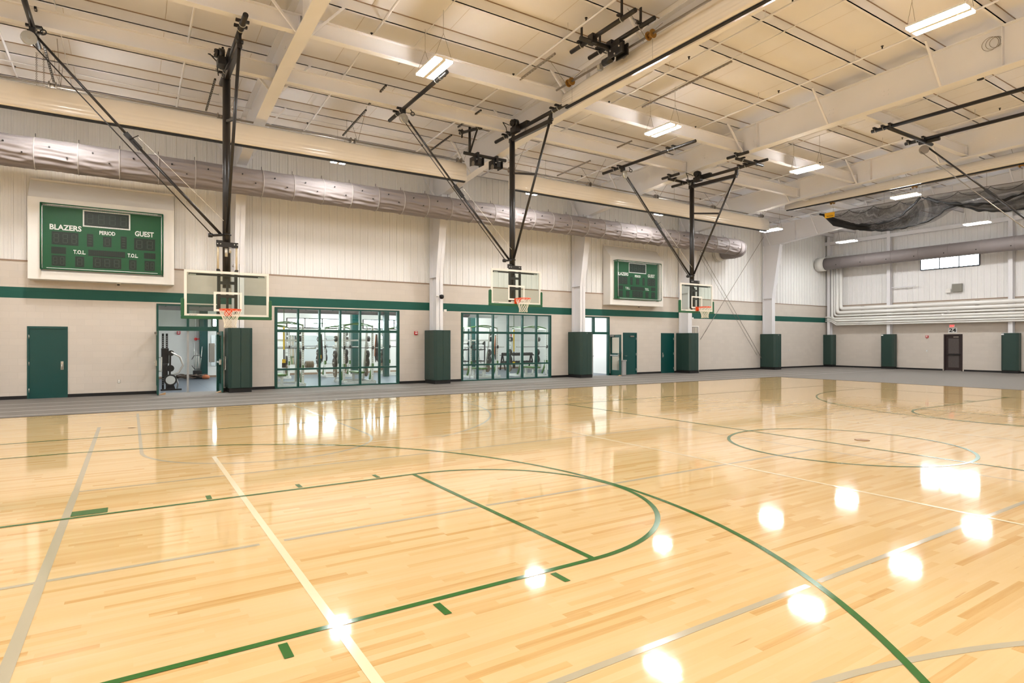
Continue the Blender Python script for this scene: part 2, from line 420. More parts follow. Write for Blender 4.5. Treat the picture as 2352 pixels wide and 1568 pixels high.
HXS = [1.95, 10.12, 18.45]
for hx in HXS[:1]:
    for sg in (1, -1):
        def my(y): return y if sg > 0 else 2*CY-y
        for dx in (-1.803, 1.803): K.strip([(hx+dx,my(16.95)),(hx+dx,my(10.96))], .05, z)
        K.strip([(x, my(y)) for x, y in arc(hx, 10.96, 1.803, 180, 360)], .05, z)
        if sg > 0: K.strip([(hx+6.03*math.cos(math.radians(t)), 15.15+6.03*math.sin(math.radians(t))) for t in range(-62, 1, 2)], .05, z)
        else:
            A = [(hx+6.03*math.cos(math.radians(t)), my(15.15+6.03*math.sin(math.radians(t)))) for t in range(-110, -3, 2)]
            K.strip([p for p in A if not (3.42 < p[0] < 3.60)][:0] or A, .05, z)
for dx in (-1.7, -1.1, -.6): K.q([(1.95-1.99,10.96+3.2+dx*.0,z),(1.95-1.86,14.16,z),(1.95-1.86,14.22,z),(1.95-1.99,14.22,z)])
obj('grey_court_lines', K, M['greyline'], floor)
def plate(x, y, r, label):
    return tag(obj('floor_plate', MB().disc((x,y,.004), r, .006, n=24), M['brass']), label, 'floor plate')
plate(10.85, 5.5, .12, 'small round brass cover plate set in the floor inside the green centre circle')

# ------------------------------------------------------------------ walls
def wall_face(B, axis, c, us, zs, openings, thick, m_of):
    us = sorted(set(us+[o for op in openings for o in op[:2]])); zs = sorted(set(zs+[o for op in openings for o in op[2:]]))
    def P(u, d, zz): return (u, c+d, zz) if axis == 'Y' else (c+d, u, zz)
    def inside(u, zz): return any(o[0] < u < o[1] and o[2] < zz < o[3] for o in openings)
    for i in range(len(us)-1):
        for j in range(len(zs)-1):
            u0, u1, z0, z1 = us[i], us[i+1], zs[j], zs[j+1]
            if inside((u0+u1)/2, (z0+z1)/2): continue
            m = m_of(z0, z1)
            B.q([P(u0,0,z0),P(u1,0,z0),P(u1,0,z1),P(u0,0,z1)], m); B.q([P(u0,thick,z0),P(u0,thick,z1),P(u1,thick,z1),P(u1,thick,z0)], len(MS)-1)
    for o in openings:
        B.q([P(o[0],0,o[2]),P(o[0],0,o[3]),P(o[0],thick,o[3]),P(o[0],thick,o[2])]); B.q([P(o[1],0,o[2]),P(o[1],thick,o[2]),P(o[1],thick,o[3]),P(o[1],0,o[3])])
        B.q([P(o[0],0,o[3]),P(o[1],0,o[3]),P(o[1],thick,o[3]),P(o[0],thick,o[3])])
        if o[2] > .05: B.q([P(o[0],0,o[2]),P(o[0],thick,o[2]),P(o[1],thick,o[2]),P(o[1],0,o[2])])
    return B
TH = .2; BT = 4.17
OPL = [(-2.63,-1.64,0,2.2),(.73,2.60,0,3.0),(4.47,9.28,0,3.0),(12.17,17.01,0,3.0),(18.95,20.75,0,3.0),(21.68,22.67,0,2.2),(24.49,25.52,0,2.2)]
MS = [M['blockL'], M['bandL'], M['iwall']]
b = wall_face(MB(), 'Y', YF, [XL, XR], [0, 3.045, 3.375, BT], OPL, TH, lambda a, c: 1 if abs(a-3.045) < .01 else 0)
b.q([(XL,YF,BT),(XR,YF,BT),(XR,YF+TH,BT),(XL,YF+TH,BT)])
wl = struct('wall_left', b, MS, 'long beige block wall with a green painted band, doors and weight room windows', 'wall')
MS = [M['blockF'], M['iwall']]
OPF = [(15.07,16.02,0,2.17)]
b = wall_face(MB(), 'X', XR, [YN, YF], [0, BT], OPF, TH, lambda a, c: 0)
wf = struct('wall_far', b, MS, 'beige block end wall behind the white pipes with the dark exit door', 'wall')
MS = [M['blockL'], M['iwall']]
b = wall_face(MB(), 'Y', YN, [XL, XR], [0, BT], [], -TH, lambda a, c: 0)
b.q([(XL,YN,BT),(XR,YN,BT),(XR,YN,10),(XL,YN,10)])
struct('wall_near', b, MS, 'block wall along the side of the hall behind the camera', 'wall')
MS = [M['blockF'], M['iwall']]
b = wall_face(MB(), 'X', XL, [YN, YF], [0, BT], [], -TH, lambda a, c: 0)
b.q([(XL,YN,BT),(XL,YF,BT),(XL,YF,10),(XL,YN,10)])
struct('wall_back', b, MS, 'block end wall of the hall behind the camera', 'wall')

def ribs(u0, u1, per=.305):
    prof = []; u = u0
    while u < u1:
        for du, d in ((0,0),(.012,.030),(.05,.030),(.062,0),(.135,0),(.14,.007),(.165,.007),(.17,0),(.215,0),(.22,.007),(.245,.007),(.25,0)):
            if u+du <= u1: prof.append((u+du, d))
        u += per
    prof.append((u1, 0)); return prof
def rib_wall(axis, c, sgn, u0, u1, z0, ztop, hole=None):
    B = MB(); pr = ribs(u0, u1)
    def P(u, d, zz): return (u, c-sgn*d, zz) if axis == 'Y' else (c-sgn*d, u, zz)
    for (ua, da), (ub, db) in zip(pr, pr[1:]):
        zt = (ztop(ua), ztop(ub))
        if hole and hole[0] <= ua and ub <= hole[1]:
            B.q([P(ua,da,z0),P(ub,db,z0),P(ub,db,hole[2]),P(ua,da,hole[2])]); B.q([P(ua,da,hole[3]),P(ub,db,hole[3]),P(ub,db,zt[1]),P(ua,da,zt[0])])
        else: B.q([P(ua,da,z0),P(ub,db,z0),P(ub,db,zt[1]),P(ua,da,zt[0])])
    return B
struct('wall_left_panel', rib_wall('Y', YF+.04, 1, XL, XR+.1, BT, lambda u: z_deck(YF)+.1), M['panel'], 'white ribbed metal cladding above the beige blocks of the long wall', 'wall')
WY0, WY1, WZ0, WZ1 = 14.25, 17.25, 6.1, 6.95
struct('wall_far_panel', rib_wall('X', XR+.04, 1, YN, YF+.1, BT, lambda u: z_deck(u)+.05, (WY0,WY1,WZ0,WZ1)), M['panel'], 'white ribbed metal cladding of the end wall around the high window', 'wall')
struct('trim_1', MB().box(XL,XR,YF-.015,YF+.03,BT-.02,BT+.025), M['sill'], 'thin tan trim line along the top of the long block wall', 'trim')
struct('trim_2', MB().box(XR-.015,XR+.03,YN,YF,BT-.02,BT+.025), M['sill'], 'thin tan trim line along the top of the end block wall', 'trim')
cuts = sorted([o[:2] for o in OPL]); xs = [XL]+[v for c_ in cuts for v in c_]+[XR]
b = MB()
for i in range(0, len(xs), 2): b.box(xs[i], xs[i+1], YF-.02, YF, 0, .1)
struct('baseboard_left', b, M['dark'], 'black rubber base along the foot of the long beige wall', 'baseboard')
struct('baseboard_far', MB().box(XR-.02,XR,YN,15.0,0,.1).box(XR-.02,XR,16.08,YF,0,.1), M['dark'], 'black rubber base along the foot of the end wall', 'baseboard')
b = MB()
b.q([(XL,YF+.3,z_deck(YF+.3)),(XR+.3,YF+.3,z_deck(YF+.3)),(XR+.3,RIDGE,z_deck(RIDGE)),(XL,RIDGE,z_deck(RIDGE))])
b.q([(XL,RIDGE,z_deck(RIDGE)),(XR+.3,RIDGE,z_deck(RIDGE)),(XR+.3,YN-.1,z_deck(YN)),(XL,YN-.1,z_deck(YN))])
ceil = struct('ceiling', b, M['deck'], 'pale insulated roof liner rising gently from the long wall', 'ceiling')
b = MB()
for k in range(0, 31):
    x = XL+1.2+k*2.02
    b.q([(x,YF,z_deck(YF)-.004),(x+.012,YF,z_deck(YF)-.004),(x+.012,RIDGE,z_deck(RIDGE)-.004),(x,RIDGE,z_deck(RIDGE)-.004)])
obj('liner_seams', b, mat('seam_tape', (196,184,170), .5), ceil)

# high window in the end wall
win = thing('window_3', 'long high window of three bright panes in the end wall', 'window', kind='structure')
b = MB(); fr = .05
for y in (WY0, WY0+(WY1-WY0)/3, WY0+2*(WY1-WY0)/3, WY1): b.box(XR-.03,XR+.1,y-fr/2,y+fr/2,WZ0,WZ1)
b.box(XR-.03,XR+.1,WY0,WY1,WZ0-.02,WZ0+.04).box(XR-.03,XR+.1,WY0,WY1,WZ1-.04,WZ1+.02)
obj('window_frame', b, mat('dark_blue_frame', (36,44,62), .4), win)
for k in range(3):
    y0 = WY0+k*(WY1-WY0)/3
    obj('pane', MB().box(XR+.05,XR+.056,y0+fr/2,y0+(WY1-WY0)/3-fr/2,WZ0+.03,WZ1-.03), M['glass'], win)

# storefront windows to the weight room
def storefront(n, x0, x1, label):
    t = thing('window_%d' % n, label, 'window', kind='structure')
    B = MB(); X = [x0+.03+(x1-x0-.06)*i/6 for i in range(7)]; y0, y1 = YF-.02, YF+.11
    for i, x in enumerate(X):
        wd = .05 if i in (0, 6) else .032
        B.box(x-wd, x+wd, y0, y1, 0, 3.0)
    B.box(x0,x1,y0-.004,y1,2.94,3.0); B.box(x0,x1,y0-.004,y1,2.08,2.18); B.box(x0,x1,y0-.004,y1,.67,.74); B.box(x0,x1,y0-.004,y1,0,.05)
    obj('window_frame', B, M['frame'], t)
    for i in range(6):
        for z0, z1 in ((.05,.67),(.74,2.08),(2.18,2.94)):
            obj('pane', MB().box(X[i]+.03, X[i+1]-.03, YF+.04, YF+.048, z0, z1), M['glass'], t)
storefront(1, 4.47, 9.28, 'green gridded window wall into the weight room beside the first hoop')
storefront(2, 12.17, 17.01, 'green gridded window wall into the weight room behind the middle hoop')

# doors
def closer(parent, x, y, zz, alongx=True):
    bb = MB().box(x-.13,x+.13,y-.06,y,zz,zz+.06) if alongx else MB().box(x-.06,x,y-.13,y+.13,zz,zz+.06)
    return obj('door_closer', bb, M['galv'], parent)
def flush_door(n, x0, x1, label, handle_x, hinge_x, closer_on=False, plate_h=True):
    t = thing('door_%d' % n, label, 'door', kind='structure')
    B = MB().box(x0,x0+.05,YF-.02,YF+.12,0,2.2).box(x1-.05,x1,YF-.02,YF+.12,0,2.2).box(x0+.05,x1-.05,YF-.02,YF+.12,2.13,2.2)
    obj('door_frame', B, M['teal'], t)
    obj('door_leaf', MB().box(x0+.012,x1-.012,YF+.004,YF+.05,.0,2.19), M['teal'], t)
    if plate_h:
        obj('lock_plate', MB().box(handle_x-.035,handle_x+.035,YF-.012,YF,.86,1.12), M['chrome'], t, .008)
        obj('door_handle', MB().path([(handle_x,YF-.012,1.02),(handle_x,YF-.06,1.02),(handle_x-.0,YF-.06,.9),(handle_x,YF-.012,.88)], .013, 8), M['chrome'], t)
    else:
        obj('door_handle', MB().tube((handle_x,YF,.98),(handle_x,YF-.06,.98),.014).tube((handle_x,YF-.06,.98),(handle_x+.12,YF-.06,.98),.012), M['chrome'], t)
    for zz in (.25, 1.06, 1.88): obj('hinge', MB().tube((hinge_x,YF-.012,zz-.06),(hinge_x,YF-.012,zz+.06),.013), M['chrome'], t)
    if closer_on: closer(t, (x0+x1)/2+.12, YF, 1.98)
flush_door(1, -2.63, -1.64, 'closed plain teal door below the left scoreboard', -1.78, -2.585)
flush_door(2, 21.68, 22.67, 'closed teal door with a closer, beside the grey waste bin', 21.8, 22.62, True, False)
flush_door(3, 24.49, 25.52, 'closed teal door beside the fourth wall pad', 24.63, 25.475)
def lite_leaf(parent, x, y0, y1, hinge_side):
    # a leaf standing open, in a plane of constant x, hinged at y1; two glass lites
    B = MB(); z0, z1 = .02, 2.08; st = .12; xa, xb = x-.022, x+.022
    B.box(xa,xb,y0,y0+st,z0,z1).box(xa,xb,y1-st,y1,z0,z1)
    for za, zb in ((z0,.28),(.98,1.14),(1.94,z1)): B.box(xa,xb,y0+st,y1-st,za,zb)
    leaf = obj('door_leaf', B, M['frame'], parent)
    for za, zb in ((.28,.98),(1.14,1.94)): obj('pane', MB().box(x-.004,x+.004,y0+st,y1-st,za,zb), M['glass'], leaf)
    obj('push_bar', MB().box(xa-.07,xa-.03,y0+.1,y1-.08,1.0,1.06).box(xa-.07,xa,y0+.08,y0+.14,.95,1.12).box(xa-.07,xa,y1-.12,y1-.08,1.0,1.06), M['chrome'], leaf, .008)
    obj('pull_handle', MB().path([(xb,y0+.07,.78),(xb+.08,y0+.07,.78),(xb+.08,y0+.07,1.22),(xb,y0+.07,1.22)], .014, 8), M['chrome'], leaf)
    obj('door_closer', MB().box(xa-.06,xa,y1-.36,y1-.08,1.98,2.05), M['galv'], leaf)
    return leaf
en = thing('door_4', 'open double glass door into the weight room beside the first wall pad', 'door', kind='structure')
B = MB().box(.73,.79,YF-.02,YF+.13,0,3.0).box(2.54,2.60,YF-.02,YF+.13,0,3.0).box(.79,2.54,YF-.02,YF+.13,2.1,2.24).box(.79,2.54,YF-.02,YF+.13,2.94,3.0).box(1.62,1.69,YF-.02,YF+.13,2.24,2.94)
obj('door_frame', B, M['frame'], en)
obj('center_mullion', MB().box(1.625,1.69,YF+.04,YF+.1,0,2.1).disc((1.657,YF+.03,1.0),.035,.05,(0,1,0)), M['bin'], en)
for xa, xb in ((.79,1.62),(1.69,2.54)): obj('pane', MB().box(xa,xb,YF+.05,YF+.058,2.24,2.94), M['glass'], en)
# left leaf, thrown fully open so that only its edge shows
lf = lite_leaf(en, .745, 22.14, 23.06, 1)
lite_leaf(en, 2.62, 22.2, 23.1, 1)
of = thing('door_5', 'open glazed green door beyond the third wall pad', 'door', kind='structure')
B = MB().box(18.95,19.03,YF-.02,YF+.13,0,3.0).box(20.66,20.75,YF-.02,YF+.13,0,3.0).box(19.03,20.66,YF-.02,YF+.13,2.1,2.22).box(19.03,20.66,YF-.02,YF+.13,2.93,3.0).box(19.66,19.76,YF-.02,YF+.13,2.22,2.93)
obj('door_frame', B, M['frame'], of)
obj('center_mullion', MB().box(19.62,19.69,YF+.04,YF+.1,0,2.1).disc((19.655,YF+.03,1.0),.035,.05,(0,1,0)), M['bin'], of)
for xa, xb in ((19.03,19.66),(19.76,20.66)): obj('pane', MB().box(xa,xb,YF+.05,YF+.058,2.22,2.93), M['glass'], of)
lite_leaf(of, 20.82, 22.3, 23.1, 1)
# exit door in the far wall
ex = thing('door_6', 'dark brown exit door with wired glass under the number 24', 'door', kind='structure')
B = MB().box(XR-.02,XR+.14,15.07,15.14,0,2.17).box(XR-.02,XR+.14,15.95,16.02,0,2.17).box(XR-.02,XR+.14,15.14,15.95,2.09,2.17)
obj('door_frame', B, M['brown'], ex)
B = MB().box(XR+.06,XR+.105,15.08,15.27,.0,2.16).box(XR+.06,XR+.105,15.82,16.01,.0,2.16).box(XR+.06,XR+.105,15.27,15.82,.0,.2).box(XR+.06,XR+.105,15.27,15.82,.92,1.02).box(XR+.06,XR+.105,15.27,15.82,1.92,2.16)
obj('door_leaf', B, M['brown'], ex)
for za, zb in ((.2,.92),(1.02,1.92)):
    pn = obj('wired_pane', MB().box(XR+.08,XR+.09,15.27,15.82,za,zb), M['mesh'], ex)
    bb = MB(); k = -1.0
    while k < 1.2:
        for sg in (1, -1):
            pts = []
            for tt in range(0, 41):
                y = 15.27+.55*tt/40; zz = za+k+sg*(y-15.27)+(0 if sg > 0 else .55)
                if za < zz < zb: pts.append((XR+.077, y, zz))
            if len(pts) > 2: bb.tube(pts[0], pts[-1], .0035, 4, False)
        k += .075
    obj('wire_mesh', bb, mat('wire', (130,122,116), .4), pn)
obj('push_bar', MB().box(XR+.0,XR+.05,15.2,15.88,.94,1.0), M['black'], ex, .01)
closer(ex, XR+.06, 15.4, 1.97, False)
obj('threshold', MB().box(XR-.02,XR+.1,15.14,15.95,0,.02), M['chrome'], ex)

# ------------------------------------------------------------------ steel frame of the building
def zb(y):          # underside of the frame's roof beam
    P = [(21.85,7.70),(18.2,8.10),(15.0,8.36),(12.0,8.44),(9.0,8.51),(5.4,8.58)]
    d = y if y >= RIDGE else 2*RIDGE-y
    if d >= P[0][0]: return P[0][1]
    for (a, za), (c, zc) in zip(P, P[1:]):
        if c <= d <= a: return za+(zc-za)*(a-d)/(a-c)
    return P[-1][1]
COLN = ['of the bays behind the camera', 'of the bay left of the picture', 'left of the picture edge', 'behind the first hoop mast', 'between the two window walls', 'beside the right scoreboard', 'behind the third hoop', 'nearest the far corner']
FN = dict(zip([round(x, 2) for x in FRX], COLN))
for x in FRX_IN:
    nm = FN[round(x, 2)]
    B = MB()
    B.prism([(YF-.04,0),(YF-.04,8.95),(21.85,8.95),(21.85,7.70),(22.38,4.4),(22.38,0)], x-.008, x+.008, 0)
    B.box(x-.155,x+.155,YF-.06,YF-.04,0,8.95)
    for (ya, za), (yb, z_b) in (((22.38,0),(22.38,4.4)),((22.38,4.4),(21.85,7.70))):
        B.q([(x-.155,ya,za),(x+.155,ya,za),(x+.155,yb,z_b),(x-.155,yb,z_b)]); B.q([(x-.155,ya+.02,za),(x-.155,yb+.02,z_b),(x+.155,yb+.02,z_b),(x+.155,ya+.02,za)])
        for s_ in (-1, 1): B.q([(x+s_*.155,ya,za),(x+s_*.155,ya+.02,za),(x+s_*.155,yb+.02,z_b),(x+s_*.155,yb,z_b)])
    for zz in (4.4, 7.72): B.box(x-.15,x+.15,(22.38 if zz < 5 else 21.87),YF-.05,zz,zz+.015)
    struct('steel_column', B, M['steel'], 'white tapered steel column on the long wall ' + nm, 'column')
    B = MB()
    ys = [21.86,21,20,18.2,16.6,15,13.5,12,10.5,9,7.2,RIDGE]; ys = ys+[2*RIDGE-y for y in ys[:-1]][::-1]
    for ya, yb in zip(ys, ys[1:]):
        za0, za1, zb0, zb1 = zb(ya), zb(yb), z_purlin(ya)-.0, z_purlin(yb)-.0
        B.q([(x-.008,ya,za0),(x-.008,ya,zb0),(x-.008,yb,zb1),(x-.008,yb,za1)]); B.q([(x+.008,ya,za0),(x+.008,yb,za1),(x+.008,yb,zb1),(x+.008,ya,zb0)])
        for zz0, zz1, t in ((za0, za1, .025), (zb0-.022, zb1-.022, .02)):
            B.q([(x-.155,ya,zz0),(x-.155,yb,zz1),(x+.155,yb,zz1),(x+.155,ya,zz0)]); B.q([(x-.155,ya,zz0+t),(x+.155,ya,zz0+t),(x+.155,yb,zz1+t),(x-.155,yb,zz1+t)])
            for s_ in (-.155, .155): B.q([(x+s_,ya,zz0),(x+s_,ya,zz0+t),(x+s_,yb,zz1+t),(x+s_,yb,zz1)])
    for y in (20.9, 12.8, 5.9):
        B.box(x-.14,x+.14,y-.01,y+.01,zb(y),z_purlin(y))
    for y in (15.0, 12.9, 10.2, 8.6):
        for dy in (0, .12):
            for dz in (.35, .47): B.disc((x-.012,y+dy,zb(y)+dz),.018,.02,(1,0,0),8)
    struct('roof_beam', B, M['steel'], 'deep white roof beam carried by the column ' + nm, 'beam')
# flange braces, one thing each side is small: keep them parts of the purlins
PY = [22.65-1.53*k for k in range(0, 12)]
PY = [y for y in PY if y > RIDGE]
PYall = PY+[2*RIDGE-y for y in PY if 2*RIDGE-y > YN]
for k, y in enumerate(PYall):
    zp = z_purlin(y)
    B = MB().box(XL,XR,y-.012,y+.012,zp,zp+PD+.03).box(XL,XR,y-.012,y+.075,zp,zp+.012).box(XL,XR,y-.026,y-.013,zp+PD-.02,zp+PD+.03,1)
    o = struct('roof_beam', B, [M['steel'], M['seamd']], ('white roof purlin running the length of the hall, %s out from the scoreboard wall' % ORD[k]) if k < len(PY) else 'white roof purlin on the half of the roof behind the camera', 'beam')
    if k >= len(PY): o['group'] = 'roof purlins behind the camera'
    if k % 2 == 0 and y > 0:
        for x in FRX_IN:
            if x < 0: continue
            for s_ in (-1, 1):
                yb_ = y-.1
                obj('flange_brace', MB().bar((x+s_*.95,yb_,zp+.02),(x+s_*.14,yb_-.02,zb(y)+.03),.05,.05), M['steel'], o)
# bay beams carrying the backstops (wide flange)
def wflange(x0, x1, y, z0, h, label, fw=.18):
    B = MB().box(x0,x1,y-fw/2,y+fw/2,z0,z0+.02).box(x0,x1,y-fw/2,y+fw/2,z0+h-.02,z0+h).box(x0,x1,y-.006,y+.006,z0+.02,z0+h-.02)
    for xx in (x0+.03, x1-.05): B.box(xx,xx+.015,y-.08,y+.08,z0,z0+h)
    return struct('bay_beam', B, M['steel'], label, 'beam')
BN = {-4.455:'in the bay left of the picture', 3.165:'in the bay of the first ceiling light', 10.785:'in the bay right of the middle hoop', 18.405:'in the bay beyond the third hoop'}
for x0, nm in BN.items():
    wflange(x0+.02, x0+7.6, 16.05, 8.40, .38, 'white flanged beam between roof frames, outer one ' + nm)
    wflange(x0+.02, x0+7.6, 13.48, 8.47, .38, 'white flanged beam between roof frames, inner one ' + nm)
wflange(18.43, 26.0, 9.5, 8.58, .38, 'white flanged beam over the retracted main court backstop')
wflange(26.05, 33.6, 16.2, 8.40, .3, 'white flanged beam above the retracted black net')

# far wall steel
for y, nm in ((22.8,'in the far corner'),(18.95,'left of the exit door'),(12.72,'right of the exit door'),(6.4,'right of the picture edge')):
    B = MB().box(XR-.03-.3,XR-.03,y-.008,y+.008,0,z_deck(y)-.2).box(XR-.35,XR-.33,y-.1,y+.1,0,z_deck(y)-.2).box(XR-.05,XR-.03,y-.1,y+.1,0,z_deck(y)-.2)
    struct('steel_column', B, M['steel'], 'white steel column on the end wall ' + nm, 'column')
B = MB().prism([(XR-.02,8.35),(XR-.02,z_purlin(9)-.0),(XR-.35,z_purlin(9)),(XR-.35,8.35)], YN, YF, 1)
struct('roof_beam', MB().box(XR-.325,XR-.06,YN,YF,8.36,8.6), M['steel'], 'white steel beam under the roof along the end wall', 'beam')
for k in range(1):
    br = tag(obj('brace_rod', MB().tube((33.5,22.98,8.3),(27.6,22.98,1.85),.013).tube((28.4,22.98,2.72),(28.0,22.98,2.28),.02), M['galv']), 'thin steel wall brace rod sloping down towards the fourth pad', 'brace rod')
    tag(obj('brace_rod', MB().tube((27.5,22.94,7.0),(33.4,22.94,.53),.013).tube((32.9,22.94,1.08),(33.4,22.94,.53),.02), M['galv']), 'thin steel wall brace rod sloping down into the fifth pad', 'brace rod')
    tag(obj('brace_rod', MB().tube((27.5,22.97,6.7),(32.8,22.97,.9),.008), M['galv']), 'thinner steel rod alongside the brace sloping into the fifth pad', 'brace rod')
wb = MB().tube((XR-.3,18.3,6.0),(XR-.3,17.0,6.2),.04)
# wall girt stub beside far column
tag(obj('steel_bracket', MB().box(XR-.2,XR-.14,17.55,18.85,5.14,5.19).box(XR-.2,XR-.14,17.45,17.7,5.19,5.23), M['steel']), 'short white steel arm from the column left of the high window', 'bracket')

# ------------------------------------------------------------------ wall pads
def pad(loc, w, d, rz, label, group='green wall pads round the columns', front_panels=2):
    # local: back at y=0 against wall, front at y=-d, width w along x
    t = thing('wall_pad', label, 'wall pad', loc, rz, group)
    h0, h1 = .15, 2.2; th = .06; ch = .09
    obj('plinth', MB().box(-w/2+.03,w/2-.03,-d+.04,0,0,.16), M['dark'], t)
    n = front_panels
    for k in range(n):
        xa = -w/2+ch+(w-2*ch)*k/n; xb = -w/2+ch+(w-2*ch)*(k+1)/n
        obj('front_panel', MB().box(xa+.001,xb-.001,-d,-d+th,h0,h1), M['pad'], t, .014, 3)
    for s_ in (-1, 1):
        p = [(s_*(w/2),-d+ch),(s_*(w/2-ch),-d),(s_*(w/2-ch),-d+th),(s_*(w/2-th),-d+ch)]
        obj('corner_panel', MB().prism(p if s_ > 0 else p[::-1], h0, h1, 2), M['pad'], t, .01, 2)
        m_ = (-d+ch)/2
        for ya, yb in ((-d+ch,m_),(m_,-.02)):
            xa = s_*w/2; obj('side_panel', MB().box(xa-s_*th,xa,ya+.001,yb-.001,h0,h1), M['pad'], t, .012, 3)
    obj('top_cap', MB().box(-w/2+th*.7,w/2-th*.7,-d+th*.7,-.03,h1-.05,h1-.01), M['pad'], t)
    return t
PADN = ['first green wall pad, behind the first hoop net', 'second green wall pad, between the two gridded window walls', 'third green wall pad, beside the open glazed door', 'fourth green wall pad, beside the closed teal door', 'fifth green wall pad, where the brace rod ends']
for x, nm in zip(FRX[3:], PADN): pad((x, YF-.02, 0), .76, 1.02, 0, nm)
pad((XR-.03, 22.8, 0), .72, .5, -PI/2, 'green wall pad standing in the far corner', front_panels=1)
pad((XR-.03, 18.98, 0), .78, .46, -PI/2, 'green wall pad on the end wall left of the exit door', front_panels=1)
pad((XR-.03, 12.72, 0), .78, .46, -PI/2, 'green wall pad on the end wall right of the exit door', front_panels=1)
for x, y, nm in ((18.35,22.045,'third pad'),(33.6,22.045,'fifth pad')):
    tag(obj('pad_tag', MB().box(x-.03,x+.05,y-.004,y,2.1,2.16), M['wtext']), 'tiny white tag on the top of the '+nm, 'tag')
for y, nm in ((19.25,'pad left of the exit door'),(13.02,'pad right of the exit door')):
    tag(obj('pad_tag', MB().box(XR-.495,XR-.49,y-.06,y+.06,2.1,2.17), M['wtext']), 'tiny white tag on the '+nm, 'tag')

# ------------------------------------------------------------------ text helper
def text(name, s, loc, h, width, m, parent, rot=(PI/2,0,0), bold=.028, ext=.002):
    cu = bpy.data.curves.new(name, 'FONT'); cu.body = s; cu.size = 1; cu.align_x = 'CENTER'; cu.align_y = 'CENTER'
    cu.offset = bold; cu.extrude = .02; cu.resolution_u = 3
    o = bpy.data.objects.new(name, cu); COL.objects.link(o); cu.materials.append(m)
    bpy.context.view_layer.update()
    dx, dy = o.dimensions.x, o.dimensions.y
    me = bpy.data.meshes.new_from_object(o.evaluated_get(bpy.context.evaluated_depsgraph_get())); me.name = name
    bpy.data.objects.remove(o)
    o = bpy.data.objects.new(name, me); COL.objects.link(o)
    o.scale = (width/dx, h/dy, ext/.02); o.location = loc; o.rotation_euler = rot
    o.parent = parent
    return o

